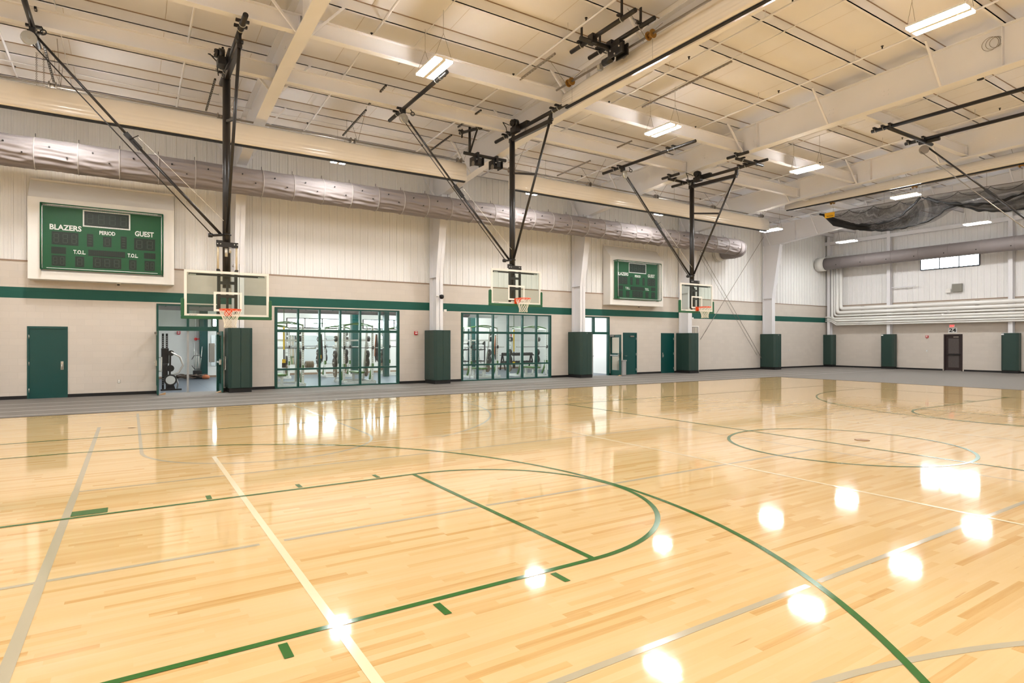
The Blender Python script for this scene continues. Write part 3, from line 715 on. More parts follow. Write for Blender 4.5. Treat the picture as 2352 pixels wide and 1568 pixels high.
# ------------------------------------------------------------------ scoreboards
SEG = {'a':(.15,.85,.93,1.0),'b':(.84,1.0,.53,.95),'c':(.84,1.0,.05,.47),'d':(.15,.85,0,.07),'e':(0,.16,.05,.47),'f':(0,.16,.53,.95),'g':(.15,.85,.465,.535)}
def scoreboard(cx, which, cxh):
    yf = 22.54; x0, x1 = cxh-1.885, cxh+1.885
    hs = thing('scoreboard_housing', 'white sloped-top wall box framing the %s green scoreboard' % which, 'wall box', (0,0,0))
    B = MB(); Y0 = YF
    # box with a sloping top and splayed left and right cheeks
    f = [(x0,yf,3.60),(x1,yf,3.60),(x1,yf,6.04),(x0,yf,6.04)]; r = [(x0,Y0,3.60),(x1,Y0,3.60),(x1,Y0,6.67),(x0,Y0,6.67)]
    ins = .30; i0 = [(x0+ins,yf,3.60+.24),(x1-ins,yf,3.84),(x1-ins,yf,6.04-.16),(x0+ins,yf,5.88)]
    for k in range(4):
        j = (k+1) % 4; B.q([f[k],f[j],i0[j],i0[k]]); B.q([f[k],r[k],r[j],f[j]])
    rec = [(p[0],yf+.16,p[2]) for p in i0]
    for k in range(4): j = (k+1) % 4; B.q([i0[k],i0[j],rec[j],rec[k]])
    B.q(rec)
    obj('housing_shell', B, M['white'], hs)
    obj('drip_edge', MB().box(x0,x1,Y0-.06,Y0-.02,6.64,6.69), M['white'], hs)
    cam = obj('ceiling_sensor', MB().disc((cxh+.35,yf+.25,3.59),.06,.05), M['white'], hs)
    obj('sensor_lens', MB().disc((cxh+.35,yf+.25,3.55),.035,.05), M['black'], cam)
    W, H = 3.05, 1.87; bx0 = cx-W/2; bz1 = 5.80; yb = 22.50
    sb = thing('scoreboard', '%s green scoreboard lettered for home and guest teams behind a wire guard' % which, 'scoreboard')
    obj('panel', MB().box(bx0,bx0+W,yb,yb+.16,bz1-H,bz1), M['sbgreen'], sb)
    def R(s0, s1, t0, t1, d=.006): return (bx0+W*s0, bx0+W*s1, yb-d, yb+.002, bz1-H*t1, bz1-H*t0)
    obj('clock_border', MB().box(*R(.318,.721,.012,.285,.004)), M['wtext'], sb)
    disp = {'clock_display':(.33,.709,.03,.265),'home_score':(.07,.283,.40,.61),'guest_score':(.754,.942,.41,.61),'period_digit':(.487,.558,.425,.597),
      'bonus_light':(.352,.405,.40,.61),'bonus_light.':(.637,.689,.40,.61),'player_display':(.067,.183,.65,.76),'player_display.':(.843,.946,.65,.75),
      'foul_display':(.07,.18,.785,.955),'foul_display.':(.848,.94,.785,.955),'timeout_digit':(.257,.33,.785,.955),'timeout_digit.':(.71,.777,.785,.955),
      'center_strip':(.363,.675,.66,.76),'match_display':(.402,.642,.775,.955)}
    ndig = {'clock_display':4,'home_score':3,'guest_score':2,'period_digit':1,'foul_display':2,'foul_display.':2,'timeout_digit':1,'timeout_digit.':1,'match_display':3}
    for nme, (s0, s1, t0, t1) in disp.items():
        d = obj(nme.rstrip('.'), MB().box(*R(s0,s1,t0,t1)), M['sbdark'], sb)
        if nme in ndig:
            n = ndig[nme]; bb = MB(); ww = (s1-s0)/n
            for q_ in range(n):
                a0 = s0+ww*(q_+.2); a1 = s0+ww*(q_+.8); c0 = t0+(t1-t0)*.14; c1 = t1-(t1-t0)*.14
                for sg in SEG.values():
                    bb.box(*R(a0+(a1-a0)*sg[0], a0+(a1-a0)*sg[1], c1-(c1-c0)*sg[3], c1-(c1-c0)*sg[2], .008))
            obj('digit_segments', bb, M['sbseg'], d)
        if 'bonus' in nme:
            bb = MB()
            for q_ in range(4): bb.box(*R(s0+.012,s1-.012,t0+.03+q_*.042,t0+.045+q_*.042,.008))
            obj('light_rows', bb, M['sbseg'], d)
    def T(s, s0, s1, tm, hh): text('lettering', s, (bx0+W*(s0+s1)/2, yb-.004, bz1-H*tm), hh, W*(s1-s0), M['wtext'], sb)
    T('BLAZERS', .052, .307, .335, .165); T('GUEST', .761, .93, .335, .165); T('PERIOD', .455, .59, .37, .12)
    T('T.O.L.', .242, .343, .715, .12); T('T.O.L.', .698, .79, .715, .12)
    yg = 22.26; g0, g1, gz0, gz1 = bx0-.03, bx0+W+.03, bz1-H-.04, bz1+.03
    B = MB()
    for p0, p1 in (((g0,yg,gz0),(g1,yg,gz0)),((g0,yg,gz1),(g1,yg,gz1)),((g0,yg,gz0),(g0,yg,gz1)),((g1,yg,gz0),(g1,yg,gz1))): B.tube(p0, p1, .017, 8)
    for xx in (g0, g1):
        for zz in (gz0, gz1): B.tube((xx,yg,zz),(xx,yb+.1,zz),.017,8)
    gf = obj('guard_frame', B, M['gguard'], sb)
    B = MB()
    for xx in (g0+.12, g1-.12): pass
    for zz in (gz0+.03, gz1-.03): B.tube((g0+.14,yg-.012,zz),(g1-.14,yg-.012,zz),.009,6)
    for xx in (g0+.035, g1-.035): B.tube((xx,yg-.012,gz0+.12),(xx,yg-.012,gz1-.12),.008,6)
    obj('guard_rod', B, M['wtext'], gf)
    B = MB(); n = 64
    for k in range(1, n): x = g0+(g1-g0)*k/n; B.bar((x,yg,gz0),(x,yg,gz1),.0024,.0024)
    n = 40
    for k in range(1, n): zz = gz0+(gz1-gz0)*k/n; B.bar((g0,yg,zz),(g1,yg,zz),.0024,.0024)
    for xx in (g0, g1):
        for k in range(1, 7):
            yy = yg+(yb+.1-yg)*k/7; B.bar((xx,yy,gz0),(xx,yy,gz1),.004,.004)
    obj('guard_net', B, M['gguard'], gf)
scoreboard(-.675, 'left', -.67)
scoreboard(22.1, 'right', 22.2)

# ------------------------------------------------------------------ ceiling lights
def light_proto():
    t = thing('ceiling_light', 'x', 'ceiling light', (0,0,0))
    L_, wd = 1.05, .19
    hs = obj('housing', MB().box(-.23,.23,-L_/2,L_/2,.03,.08).box(-.045,.045,-L_/2,L_/2,-.012,.03), M['white'], t)
    for s_ in (-1, 1):
        obj('diffuser', MB().box(.05 if s_ > 0 else -.23, .23 if s_ > 0 else -.05, -L_/2+.01, L_/2-.01, -.008, .03), M['lamp'], t)
    B = MB()
    for yy in (-.5, .5):
        for xx in (-.2, .2): B.tube((xx,yy,.09),(0,yy,.62),.004,5)
        B.tube((0,yy,.62),(0,yy,1.15),.004,5)
    obj('hanging_cable', B, M['galv'], t)
    return t
LP = light_proto()
LX = [-16.8,-9.2,-1.6,6.0,13.6,21.2,28.8,36.3]; first = True
rows = [19.3, 12.75, 5.4, -1.9, -9.0]
near = {(6.0,12.75):'lit twin-strip ceiling light nearest the first hoop mast, over its braced arm', (13.6,12.75):'lit twin-strip ceiling light above the long pipe of the third hoop', (21.2,12.75):'lit twin-strip ceiling light beyond the third hoop pipes',
 (28.8,12.75):'lit twin-strip ceiling light directly above the black net', (36.3,12.75):'lit twin-strip ceiling light in front of the end wall near its second column', (13.6,5.4):'largest lit twin-strip ceiling light, at the top right of the picture',
 (28.8,19.3):'lit twin-strip ceiling light at the end of the long rolled curtain', (36.3,19.3):'lit twin-strip ceiling light nearest the far corner'}
for y in rows:
    for x in LX:
        zz = {19.3:7.66}.get(y, 8.13)
        if y == 19.3 and x < 0: zz = 7.9
        if x > 36: zz = 7.73
        xx, yy = x, y
        if (x, y) == (21.2, 19.3): xx = 20.8
        if y == 19.3 and x in (6.0,): xx = 5.8
        lab = near.get((x, y)); grp = 'twin-strip ceiling lights in view'
        if lab is None:
            if y == 19.3 and x > -3: lab = 'lit twin-strip ceiling light behind the long rolled curtain, '+{-1.6:'nearest the left edge',6.0:'above the first window wall',13.6:'above the second window wall',21.2:'above the right scoreboard'}[x]; grp = 'ceiling lights behind the rolled curtain'
            else: lab = 'lit twin-strip ceiling light out of view above and behind the camera'; grp = 'ceiling lights out of view'
        o = LP if first else dup(LP, (0,0,0)); first = False
        o.location = (xx, yy, zz); o['label'] = lab; o['group'] = grp

# ------------------------------------------------------------------ ducts
def fabric_duct(y, zc, R, x0, x1, label, wr, name='air_duct'):
    t = thing(name, label, 'air duct')
    xs_ = []; x = x1
    while x > x0: xs_.append(x); x -= .985
    xs_.append(x0); xs_ = xs_[::-1]; B = MB(); ph = 0
    for a, c in zip(xs_, xs_[1:]):
        p1, p2, p3 = random.random()*6, random.random()*6, .7+.6*random.random()
        def fn(u, v):
            th = 2*PI*v; sag = 4*u*(1-u)
            # folds hang in swags on the lower half, slack fabric slightly flattened
            lo = .5+.5*math.cos(th-PI*1.0)
            ph_ = 12*th+p1+2.0*sag+.8*math.sin(2*PI*u+p2); ridge_ = 1-2*abs(math.sin(ph_/2))**.7
            f = wr*p3*sag**.45*(ridge_+.5*math.sin(19*th+p2-1.5*sag+3*u))*(.3+.7*math.exp(-((th-4.3)/1.3)**2))
            r = R*(1-.035*sag*(wr > 0))+f
            return (a+(c-a)*u, y+r*math.sin(th), zc+r*math.cos(th)) 
        B.grid(fn, 12, 110)
    obj('duct_sleeve', B, M['duct'], t)
    for xx in xs_[1:-1]: obj('seam_ring', MB().ring((xx,y,zc), R+.004, .013, (1,0,0), 40, 6), M['ductr'], t)
    for a, c in zip(xs_, xs_[1:]):
        for f, ang in ((.35, 5.0), (.75, 4.45)):
            xx = a+(c-a)*f
            if xx < -5: continue
            obj('air_nozzle', MB().disc((xx, y+R*math.sin(ang), zc+R*math.cos(ang)), .022, .04, (0,math.sin(ang),math.cos(ang)), 10), M['black'], t)
    B = MB()
    for xx in xs_: B.tube((xx,y,zc+R),(xx,y,zc+R+.12),.008,5)
    obj('hanger_clip', B, M['black'], t)
    return t
DR = .44
d1 = fabric_duct(21.2, 6.99, DR, -7.5, 28.3, 'long wrinkled grey fabric air duct hung along the scoreboard wall', .024)
B = MB()
el = [(28.3,21.2)]+[(28.3+.95*math.sin(math.radians(a)), 22.15-.95*math.cos(math.radians(a))) for a in range(0, 91, 10)]+[(29.25,22.7)]
for i in range(len(el)-1):
    pass
pts = [Vector((p[0],p[1],6.97)) for p in el]
B.path(pts[1:], [DR+.02*math.sin(3*i) for i in range(len(pts)-1)], 28)
obj('elbow', B, M['duct'], d1)
for i in (3, 6, 9): 
    t_ = (pts[i+1]-pts[i-1]).normalized(); obj('seam_ring', MB().ring(pts[i], DR+.015, .014, t_, 36, 6), M['duct'], d1)
obj('wall_collar', MB().disc((29.25,22.86,6.97), DR+.06, .42, (0,1,0), 32).ring((29.25,22.98,6.97),DR+.09,.03,(0,1,0)), M['ductw'], d1)
t = thing('air_duct', 'smooth grey air duct running high along the end wall', 'air duct')
B = MB().path([(39.65,y,6.97) for y in (22.5,20,17,14,11,8,5,2)], .385, 36)
obj('duct_sleeve', B, M['duct'], t)
y = 21.3
while y > 3: obj('seam_ring', MB().ring((39.65,y,6.97), .386, .009 if int(y*10) % 2 else .013, (0,1,0), 36, 6), M['duct'], t); y -= 1.52
for k in range(9): obj('air_nozzle', MB().disc((39.65-.35,21.6-1.55*k,6.82),.03,.05,(-1,0,-.4),10), M['black'], t)
obj('wall_collar', MB().disc((39.65,22.78,6.97),.46,.5,(0,1,0),36).ring((39.65,22.5,6.97),.42,.03,(0,1,0)), M['ductw'], t)

# ------------------------------------------------------------------ rolled divider curtains
def rolled(axis, c, u0, u1, z0, z1, label, endcut=.0):
    t = thing('divider_curtain', label, 'divider curtain')
    h = z1(u0)-z0(u0)
    def prof(zb_, zt_):
        H = zt_-zb_; P = []
        n = 16
        for i in range(n+1):
            f = i/n
            wd = .17*(1-f**2.2)**.5 if f > .42 else .155+.012*math.cos(f*60)
            P.append((wd+.006, zb_+.03+H*f*.96))
        return P
    N = max(8, int(abs(u1-u0)/.8)); B = MB(); rows_ = []
    for i in range(N+1):
        u = u0+(u1-u0)*i/N; wob = .012*math.sin(u*1.7)+.008*math.sin(u*.63+1)
        P = prof(z0(u)+wob*.4, z1(u)+wob); ring_ = [(d, zz) for d, zz in P]+[(-d, zz) for d, zz in P[::-1]]
        base = len(B.v)
        for d, zz in ring_: B.v.append((u, c+d, zz) if axis == 'X' else (c+d, u, zz))
        rows_.append((base, len(ring_)))
    for (a, n), (b2, _) in zip(rows_, rows_[1:]):
        for j in range(n):
            j2 = (j+1) % n; B.f.append((a+j, a+j2, b2+j2, b2+j)); B.sm.append(True); B.mi.append(0)
    for a, n in (rows_[0], rows_[-1]): B.f.append(tuple(range(a, a+n))); B.sm.append(False); B.mi.append(0)
    obj('folded_vinyl', B, M['vinyl'], t)
    B = MB(); pts = [((u0+(u1-u0)*i/N), c, z0(u0+(u1-u0)*i/N)+.0) for i in range(N+1)]
    if axis != 'X': pts = [(c, p[0], p[2]) for p in pts]
    for p, q_ in zip(pts, pts[1:]): B.bar(p, q_, .11 if axis == 'X' else .08, .035)
    obj('bottom_batten', B, M['dark'], t)
    return t
CYL = 18.2
rolled('X', CYL, -8.0, 9.72, lambda u: 7.24, lambda u: 7.88, 'long cream rolled-up curtain along the scoreboard wall, the part over the first window wall')
rolled('X', CYL, 11.62, 26.8, lambda u: 7.24, lambda u: 7.88, 'long cream rolled-up curtain along the scoreboard wall, the part beyond the middle hoop')
rolled('Y', 10.2, -3.0, 13.12, lambda u: 8.22+.0*u, lambda u: 8.62+.05*(13.1-u)*.9 if u > 8 else 8.85, 'cream rolled-up curtain hung beside the roof beam over mid court')
rolled('Y', 27.2, -3.0, 17.38, lambda u: 8.17, lambda u: 8.50+.012*(17.4-u), 'cream rolled-up curtain hung beside the roof beam in front of the black net')

def drive(axis, c, u0, u1, z, drums, label, struts=True, top=8.95):
    t = thing('curtain_drive', label, 'curtain drive shaft')
    P = (lambda u, d, zz: (u, c+d, zz)) if axis == 'X' else (lambda u, d, zz: (c+d, u, zz))
    obj('drive_shaft', MB().tube(P(u0,0,z), P(u1,0,z), .028, 10), M['galv'], t)
    for u in drums:
        ax = (1,0,0) if axis == 'X' else (0,1,0); B = MB()
        for du in (-.07, .07): B.disc(P(u+du,0,z), .10, .025, ax, 20)
        B.disc(P(u,0,z), .05, .14, ax, 14)
        obj('cable_drum', B, M['brass'] if axis == 'Y' else M['galv'], t)
        B = MB()
        for s_ in (-1, 1): B.tube(P(u+.16,0,z), P(u+.16,s_*.55 if axis == 'Y' else -.1+s_*.75,top), .006, 5)
        B.tube(P(u+.02,.08,z-.05), P(u+.02,.08,z-.5), .004, 4)
        obj('hanging_cable', B, M['galv'], t)
    return t
drive('X', 18.65, -6.0, 9.95, 8.1, (-1.63, 2.15, 5.95, 9.75), 'thin steel curtain drive shaft above the first part of the long rolled curtain')
drive('X', 18.65, 10.9, 27.2, 8.1, (11.9, 15.66, 19.5, 23.3, 27.0), 'thin steel curtain drive shaft above the second part of the long rolled curtain')
drive('Y', 9.81, -2.0, 13.05, 8.6, (12.45, 9.55, 6.6), 'steel curtain drive shaft with brown drums over mid court', top=9.1)
drive('Y', 27.9, 2.0, 17.6, 8.3, (15.5, 12.0, 8.4), 'steel curtain drive shaft beyond the rolled curtain near the net', top=8.9)

def ubolt(parent, p, ax, r=.055):
    # strap clamp around a pipe
    p = Vector(p); B = MB().ring(p, r+.01, .009, ax, 18, 5)
    obj('clamp_ring', B, M['chrome'], parent)
    a = Vector(ax); side = a.cross(Vector((0,0,1))).normalized()
    obj('clamp_plate', MB().bar(p+Vector((0,0,.06))-side*.13, p+Vector((0,0,.06))+side*.13, .07, .045), M['black'], parent)
def motor_unit(t, p, ax=(1,0,0)):
    p = Vector(p); a = Vector(ax)
    B = MB().disc(p, .13, .12, a, 18).disc(p+a*.10, .10, .08, a, 18); 
    for k in range(6):
        th = k*PI/3; u = a.orthogonal().normalized(); w = a.cross(u); q_ = p+a*.145+(u*math.cos(th)+w*math.sin(th))*.07
        B.disc(q_, .02, .02, a, 8)
    obj('motor', B, M['black'], t)
    obj('gearbox', MB().box(p.x-.09,p.x+.09,p.y-.16,p.y+.16,p.z-.28,p.z-.10), M['black'], t, .015)
    obj('cable', MB().path([p+Vector((-.15,.1,-.05)), p+Vector((-.25,.25,.05)), p+Vector((-.2,.4,.12)), p+Vector((-.05,.45,0)), p+Vector((-.02,.4,-.35))], .012, 6), M['dark'], t)
# motor frame over mid court
t = thing('curtain_motor', 'black pipe frame with a motor hung over mid court beside the rolled curtain', 'curtain motor')
for x in (9.22, 9.80):
    obj('frame_pipe', MB().tube((x,9.42,8.92),(x,11.66,8.92),.052,12), M['black'], t)
    for y in (9.85, 11.25):
        obj('hanger_strap', MB().box(x-.012,x+.012,y-.03,y+.03,8.95,9.35), M['black'], t); ubolt(t, (x,y,8.92), (0,1,0))
obj('cross_pipe', MB().tube((8.86,10.86,8.83),(9.95,10.84,8.83),.055,12), M['black'], t)
for x in (9.22, 9.8): obj('clamp_block', MB().box(x-.07,x+.07,10.76,10.94,8.78,9.0), M['black'], t)
obj('gearbox', MB().box(9.60,9.78,10.34,10.62,8.52,8.80).box(9.56,9.60,10.2,10.7,8.44,8.66).box(9.78,9.82,10.25,10.66,8.44,8.72), M['black'], t, .01)
obj('sprocket', MB().disc((9.84,10.42,8.52),.10,.02,(1,0,0),20).disc((9.84,10.62,8.56),.06,.02,(1,0,0),16), M['galv'], t)
obj('bolt', MB().disc((9.55,10.3,8.6),.02,.02,(1,0,0),8).disc((9.55,10.6,8.6),.02,.02,(1,0,0),8).disc((9.55,10.45,8.48),.02,.02,(1,0,0),8), M['chrome'], t)
obj('motor', MB().path([(9.69,10.66,8.5),(9.69,10.7,8.5),(9.69,10.71,8.5),(9.69,10.98,8.5)],[.06,.06,.085,.085],16), M['black'], t)
obj('limit_switch', MB().box(9.66,9.78,11.1,11.2,8.40,8.52), M['chrome'], t)
# motor pair between the two left curtains
t = thing('curtain_motor', 'two black curtain motors on a pipe hung between the two long rolled curtains', 'curtain motor')
obj('frame_pipe', MB().tube((9.62,16.85,8.70),(9.62,18.35,8.95),.05,12), M['black'], t)
obj('hanger_post', MB().tube((9.62,17.65,8.95),(9.62,17.65,8.06),.045,10), M['black'], t)
obj('diagonal_brace', MB().tube((9.62,17.1,8.76),(9.62,17.62,8.10),.03,10), M['black'], t)
obj('motor_pipe', MB().tube((9.40,17.65,8.05),(11.05,17.65,8.05),.055,12), M['black'], t)
for x in (9.9, 10.65):
    obj('gearbox', MB().box(x-.05,x+.10,17.5,17.80,7.74,7.93).box(x-.19,x-.16,17.48,17.82,7.68,7.97).box(x+.16,x+.19,17.48,17.82,7.70,7.97), M['black'], t, .008)
    obj('motor', MB().tube((x-.16,17.6,7.76),(x+.16,17.6,7.76),.075,14), M['dark'], t)
    obj('sprocket', MB().disc((x-.2,17.56,7.72),.085,.02,(1,0,0),18), M['galv'], t)
    obj('bolt', MB().disc((x-.1,17.475,7.86),.02,.02,(0,1,0),8), M['chrome'], t)
    obj('clamp_plate', MB().box(x-.03,x+.05,17.56,17.74,7.95,8.14), M['black'], t)
for y in (17.0, 18.2):
    ubolt(t, (9.62,y,8.72+.17*(y-17)), (0,1,0), .05); obj('hanger_strap', MB().box(9.605,9.635,y-.03,y+.03,8.75,9.05), M['black'], t)

# ------------------------------------------------------------------ hoop net
def cord_net(c, R, parent):
    B = MB(); n = 12; levels = [(0,R),(.07,R*.97),(.14,R*.84),(.20,R*.72),(.26,R*.62),(.32,R*.56),(.37,R*.55),(.42,R*.60)]
    for k in range(n):
        for sg in (1, -1):
            pts = []
            for i, (dz, r) in enumerate(levels):
                a = 2*PI*(k+sg*i*.5)/n
                pts.append((c[0]+r*math.cos(a), c[1]+r*math.sin(a), c[2]-dz))
            B.path(pts, .0052, 5)
    return obj('net', B, M['net'], parent)
def board(t, c, facing=-1):
    # glass board in the plane y = c.y, facing -y; c is the rim centre height at board
    x, y, zr = c; z0 = zr-.152; z1 = z0+1.067; w = .915
    bd = obj('board_frame', MB().box(x-w,x+w,y-.004,y+.03,z0,z0+.055).box(x-w,x+w,y-.004,y+.03,z1-.055,z1).box(x-w,x-w+.055,y-.004,y+.03,z0+.055,z1-.055).box(x+w-.055,x+w,y-.004,y+.03,z0+.055,z1-.055), M['white'], t)
    obj('glass', MB().box(x-w+.05,x+w-.05,y+.004,y+.016,z0+.05,z1-.05), M['bglass'], bd)
    q_ = MB(); a, b2 = .305, .05; s0 = zr-.03; s1 = s0+.46
    q_.box(x-a,x+a,y-.002,y+.003,s0,s0+b2).box(x-a,x+a,y-.002,y+.003,s1-b2,s1).box(x-a,x-a+b2,y-.002,y+.003,s0+b2,s1-b2).box(x+a-b2,x+a,y-.002,y+.003,s0+b2,s1-b2)
    obj('target_square', q_, M['white'], bd)
    obj('top_rail', MB().box(x-.82,x+.82,y+.035,y+.075,z1-.11,z1-.065), M['black'], t)
    for s_ in (-1, 1): obj('rail_clip', MB().box(x+s_*.74-.07,x+s_*.74+.07,y+.02,y+.05,z1-.12,z1-.09), M['chrome'], t)
    pw = .055; pd = MB()
    pts = [(x-w-.02,z0+.40),(x-w-.02,z0-.02),(x+w+.02,z0-.02),(x+w+.02,z0+.40)]
    pd.box(x-w-.065,x+w+.065,y-.03,y+.06,z0-.065,z0+.008)
    for s_ in (-1, 1):
        pd.box(x-w-.065 if s_ < 0 else x+w-.004, x-w+.004 if s_ < 0 else x+w+.065, y-.03,y+.06,z0+.008,z0+.38)
        pd.disc((x+s_*(w+.0305),y+.015,z0+.38),.0343,.0895,(0,1,0),16)
    obj('edge_pad', pd, M['bgreen'], t, .012, 2)
    rm = obj('rim', MB().ring((x,y-.381,zr), .2286, .011, (0,0,1), 40, 8).ring((x,y-.381,zr-.03), .226, .005, (0,0,1), 36, 6), M['orange'], t)
    B = MB().box(x-.08,x+.08,y-.012,y-.004,zr-.17,zr+.03).prism([(y-.004,zr+.012),(y-.155,zr+.008),(y-.155,zr-.012),(y-.004,zr-.15)], x-.075, x-.06, 0).prism([(y-.004,zr+.012),(y-.155,zr+.008),(y-.155,zr-.012),(y-.004,zr-.15)], x+.06, x+.075, 0)
    B.box(x-.075,x+.075,y-.17,y-.004,zr-.004,zr+.008).box(x-.06,x+.06,y-.12,y-.1,zr-.11,zr-.0)
    obj('rim_bracket', B, M['orange'], rm)
    cord_net((x,y-.381,zr), .225, rm)
    text('maker_lettering', 'porter', (x-w+.19,y-.006,z0+.032), .03, .16, mat('grey_print', (120,120,118), .5), bd, bold=.01)
    return bd
def backstop(hx, zr, dz, label):
    yb, ym = 15.53, 15.775; zt = 8.05+dz
    t = thing('basketball_hoop', label, 'basketball hoop', group='side basketball hoops hung from the roof')
    obj('mast', MB().tube((hx,ym,zt),(hx,ym,3.02),.088,20), M['mast'], t)
    obj('top_arm', MB().bar((hx,ym+.12,zt+.02),(hx,13.73,zt-.02),.10,.13), M['mast'], t)
    obj('diagonal_brace', MB().tube((hx,13.80,zt-.05),(hx,ym-.10,4.35),.036,12), M['mast'], t)
    f = .31; obj('brace_strut', MB().bar((hx,ym-.05,7.02+dz),(hx,ym-.10-(ym-.1-13.8)*.64,4.35+(zt-.05-4.35)*.64),.05,.06), M['mast'], t)
    pz = zt+.24
    obj('roof_pipe', MB().tube((hx,12.95,pz),(hx,16.78,pz),.055,14), M['black'], t)
    for y in (16.18, 15.93, 13.6, 13.36): ubolt(t, (hx,y,pz), (0,1,0))
    for y in (13.74, 15.72): obj('hinge_hanger', MB().box(hx-.03,hx+.03,y-.05,y+.05,zt,pz-.02).disc((hx,y,zt+.04),.045,.14,(1,0,0),12), M['black'], t)
    motor_unit(t, (hx-.16,15.35,pz+.14), (-1,0,0))
    obj('drive_cover', MB().box(hx-.08,hx+.06,14.85,15.55,pz-.02,pz+.12), M['black'], t, .02)
    # side pipe and folding brace
    sx = hx-3.66
    obj('side_pipe', MB().tube((sx,12.5 if dz < 0 else 13.0,pz-.02),(sx,16.8,pz-.02),.052,14), M['black'], t)
    for y in (16.18, 15.9, 13.58, 13.34): ubolt(t, (sx,y,pz-.02), (0,1,0))
    a = Vector((sx,15.75,pz-.14)); c = Vector((hx-.13,15.75,4.30)); e = a+(c-a)*.50+Vector((.0,0,-.03))
    br = obj('folding_brace', MB().tube(a, e, .028, 10).tube(e, c, .033, 10), M['mast'], t)
    obj('safety_cable', MB().tube(e+Vector((.1,-.05,.1)), (hx-.07,ym-.07,4.62), .005, 5), M['net'], t)
    obj('elbow_lock', MB().bar(e-(c-a).normalized()*.22, e+(c-a).normalized()*.2, .06, .10).tube(e+Vector((-.08,-.05,.02)), e+Vector((.1,-.05,.14)), .01, 6), M['black'], br)
    obj('end_block', MB().box(sx-.05,sx+.05,15.68,15.82,pz-.2,pz-.06), M['black'], br)
    c2 = Vector((hx-.31,15.66,4.24)); a2 = Vector((sx-.08,15.62,pz-.34))
    obj('hoist_rod', MB().tube(a2, c2, .013, 8), M['mast'], t)
    obj('pulley', MB().disc((sx-.04,15.60,pz-.34),.135,.07,(.35,-1,0),24).disc((sx-.04,15.56,pz-.34),.03,.05,(.35,-1,0),10), M['chrome'], t)
    obj('snap_hook', MB().ring((sx+.2,15.55,pz-.18),.05,.014,(.3,1,0),14,6).tube((sx+.16,15.6,pz-.05),(sx+.2,15.56,pz-.14),.014,6), M['black'], t)
    obj('brace_collar', MB().ring((hx,ym,4.30),.092,.02,(0,0,1),24,6).tube((hx-.08,ym-.08,4.28),(hx-.34,15.66,4.24),.03,10).disc((hx-.36,15.66,4.24),.05,.09,(1,0,0),14), M['black'], t)
    # board carrier
    obj('carrier_plate', MB().box(hx-.235,hx+.235,yb+.07,yb+.10,3.98,4.10).box(hx-.235,hx-.10,yb+.1,yb+.16,4.02,4.14).box(hx+.10,hx+.235,yb+.1,yb+.16,3.98,4.10).box(hx-.10,hx+.1,yb+.1,ym,4.0,4.06), M['black'], t)
    B = MB()
    for x in (-.215,-.15,.15,.215): B.disc((hx+x,yb+.065,4.05),.014,.02,(0,1,0),8)
    obj('bolt', B, M['chrome'], t)
    for s_ in (-1, 1):
        obj('guide_bar', MB().box(hx+s_*.185-.035,hx+s_*.185+.035,yb+.08,yb+.12,min(zr-.1,2.9) if dz == 0 else zr-.08,4.0 if zr > 2.7 else 3.42), M['mast'], t)
    if zr < 2.7:
        for s_ in (-1, 1): obj('spring_rod', MB().tube((hx+s_*.2,yb+.11,4.0),(hx+s_*.2,yb+.11,3.4),.024,10), mat('cream_rod', (205,190,160), .5), t); obj('rod_foot', MB().box(hx+s_*.2-.035,hx+s_*.2+.035,yb+.06,yb+.14,3.38,3.45), M['black'], t)
        obj('adjuster_jack', MB().tube((hx-.03,yb+.05,3.95),(hx-.03,yb+.05,3.75),.035,12).tube((hx+.05,yb+.04,3.98),(hx+.05,yb+.04,3.84),.03,12), M['chrome'], t)
    obj('center_bar', MB().box(hx-.025,hx+.025,yb+.09,yb+.13,zr-.05,zr+.75), M['mast'], t)
    for zz in (zr+.62, zr+.30): obj('cross_bar', MB().box(hx-.19,hx+.19,yb+.085,yb+.115,zz,zz+.07), M['mast'], t)
    board(t, (hx, yb, zr))
    return t
backstop(HXS[0], 2.475, 0, 'basketball hoop with glass board set low, at the left before the open weight room door')
backstop(HXS[1], 3.05, 0, 'basketball hoop with glass board before the second gridded window wall')
h3 = backstop(HXS[2], 3.05, -.30, 'smallest of the basketball hoops, beside the right scoreboard')
for y in (16.28, 13.2):
    obj('cross_pipe', MB().tube((HXS[2]-.75,y,8.08),(HXS[2]+.75,y,8.08),.052,12), M['black'], h3)
    for s_ in (-1, 1): ubolt(h3, (HXS[2]+s_*.45,y,8.08), (1,0,0)); 
for x, y in ((17.75,13.2),(19.05,13.35),(19.1,16.1),(17.8,16.3)):
    obj('stub_pipe', MB().tube((x,y-.45,8.2),(x,y+.4,8.2),.052,12), M['black'], h3); ubolt(h3, (x,y,8.2), (0,1,0))
# retracted main court backstop (mostly off to the right)
t = thing('basketball_backstop', 'black pipes and long slanting brace of the main court backstop entering at the right edge', 'basketball backstop')
for x in (19.75, 21.93):
    obj('roof_pipe', MB().tube((x,1.0,8.37),(x,9.72,8.37),.055,14), M['black'], t)
    for y in (9.6, 9.36, 9.15): ubolt(t, (x,y,8.37), (0,1,0))
obj('cross_pipe', MB().tube((19.55,9.12,8.27),(22.4,9.12,8.27),.055,14), M['black'], t)
obj('short_pipe', MB().tube((21.93,9.3,8.27),(21.93,8.7,8.27),.06,14), M['black'], t)
a = Vector((21.9,9.08,8.12)); c = Vector((21.9,5.6,4.3)); e = a+(c-a)*.5
br = obj('folding_brace', MB().tube(a, e, .028, 10).tube(e, c, .034, 10), M['mast'], t)
obj('elbow_lock', MB().bar(e-(c-a).normalized()*.2, e+(c-a).normalized()*.2, .06, .1), M['black'], br)
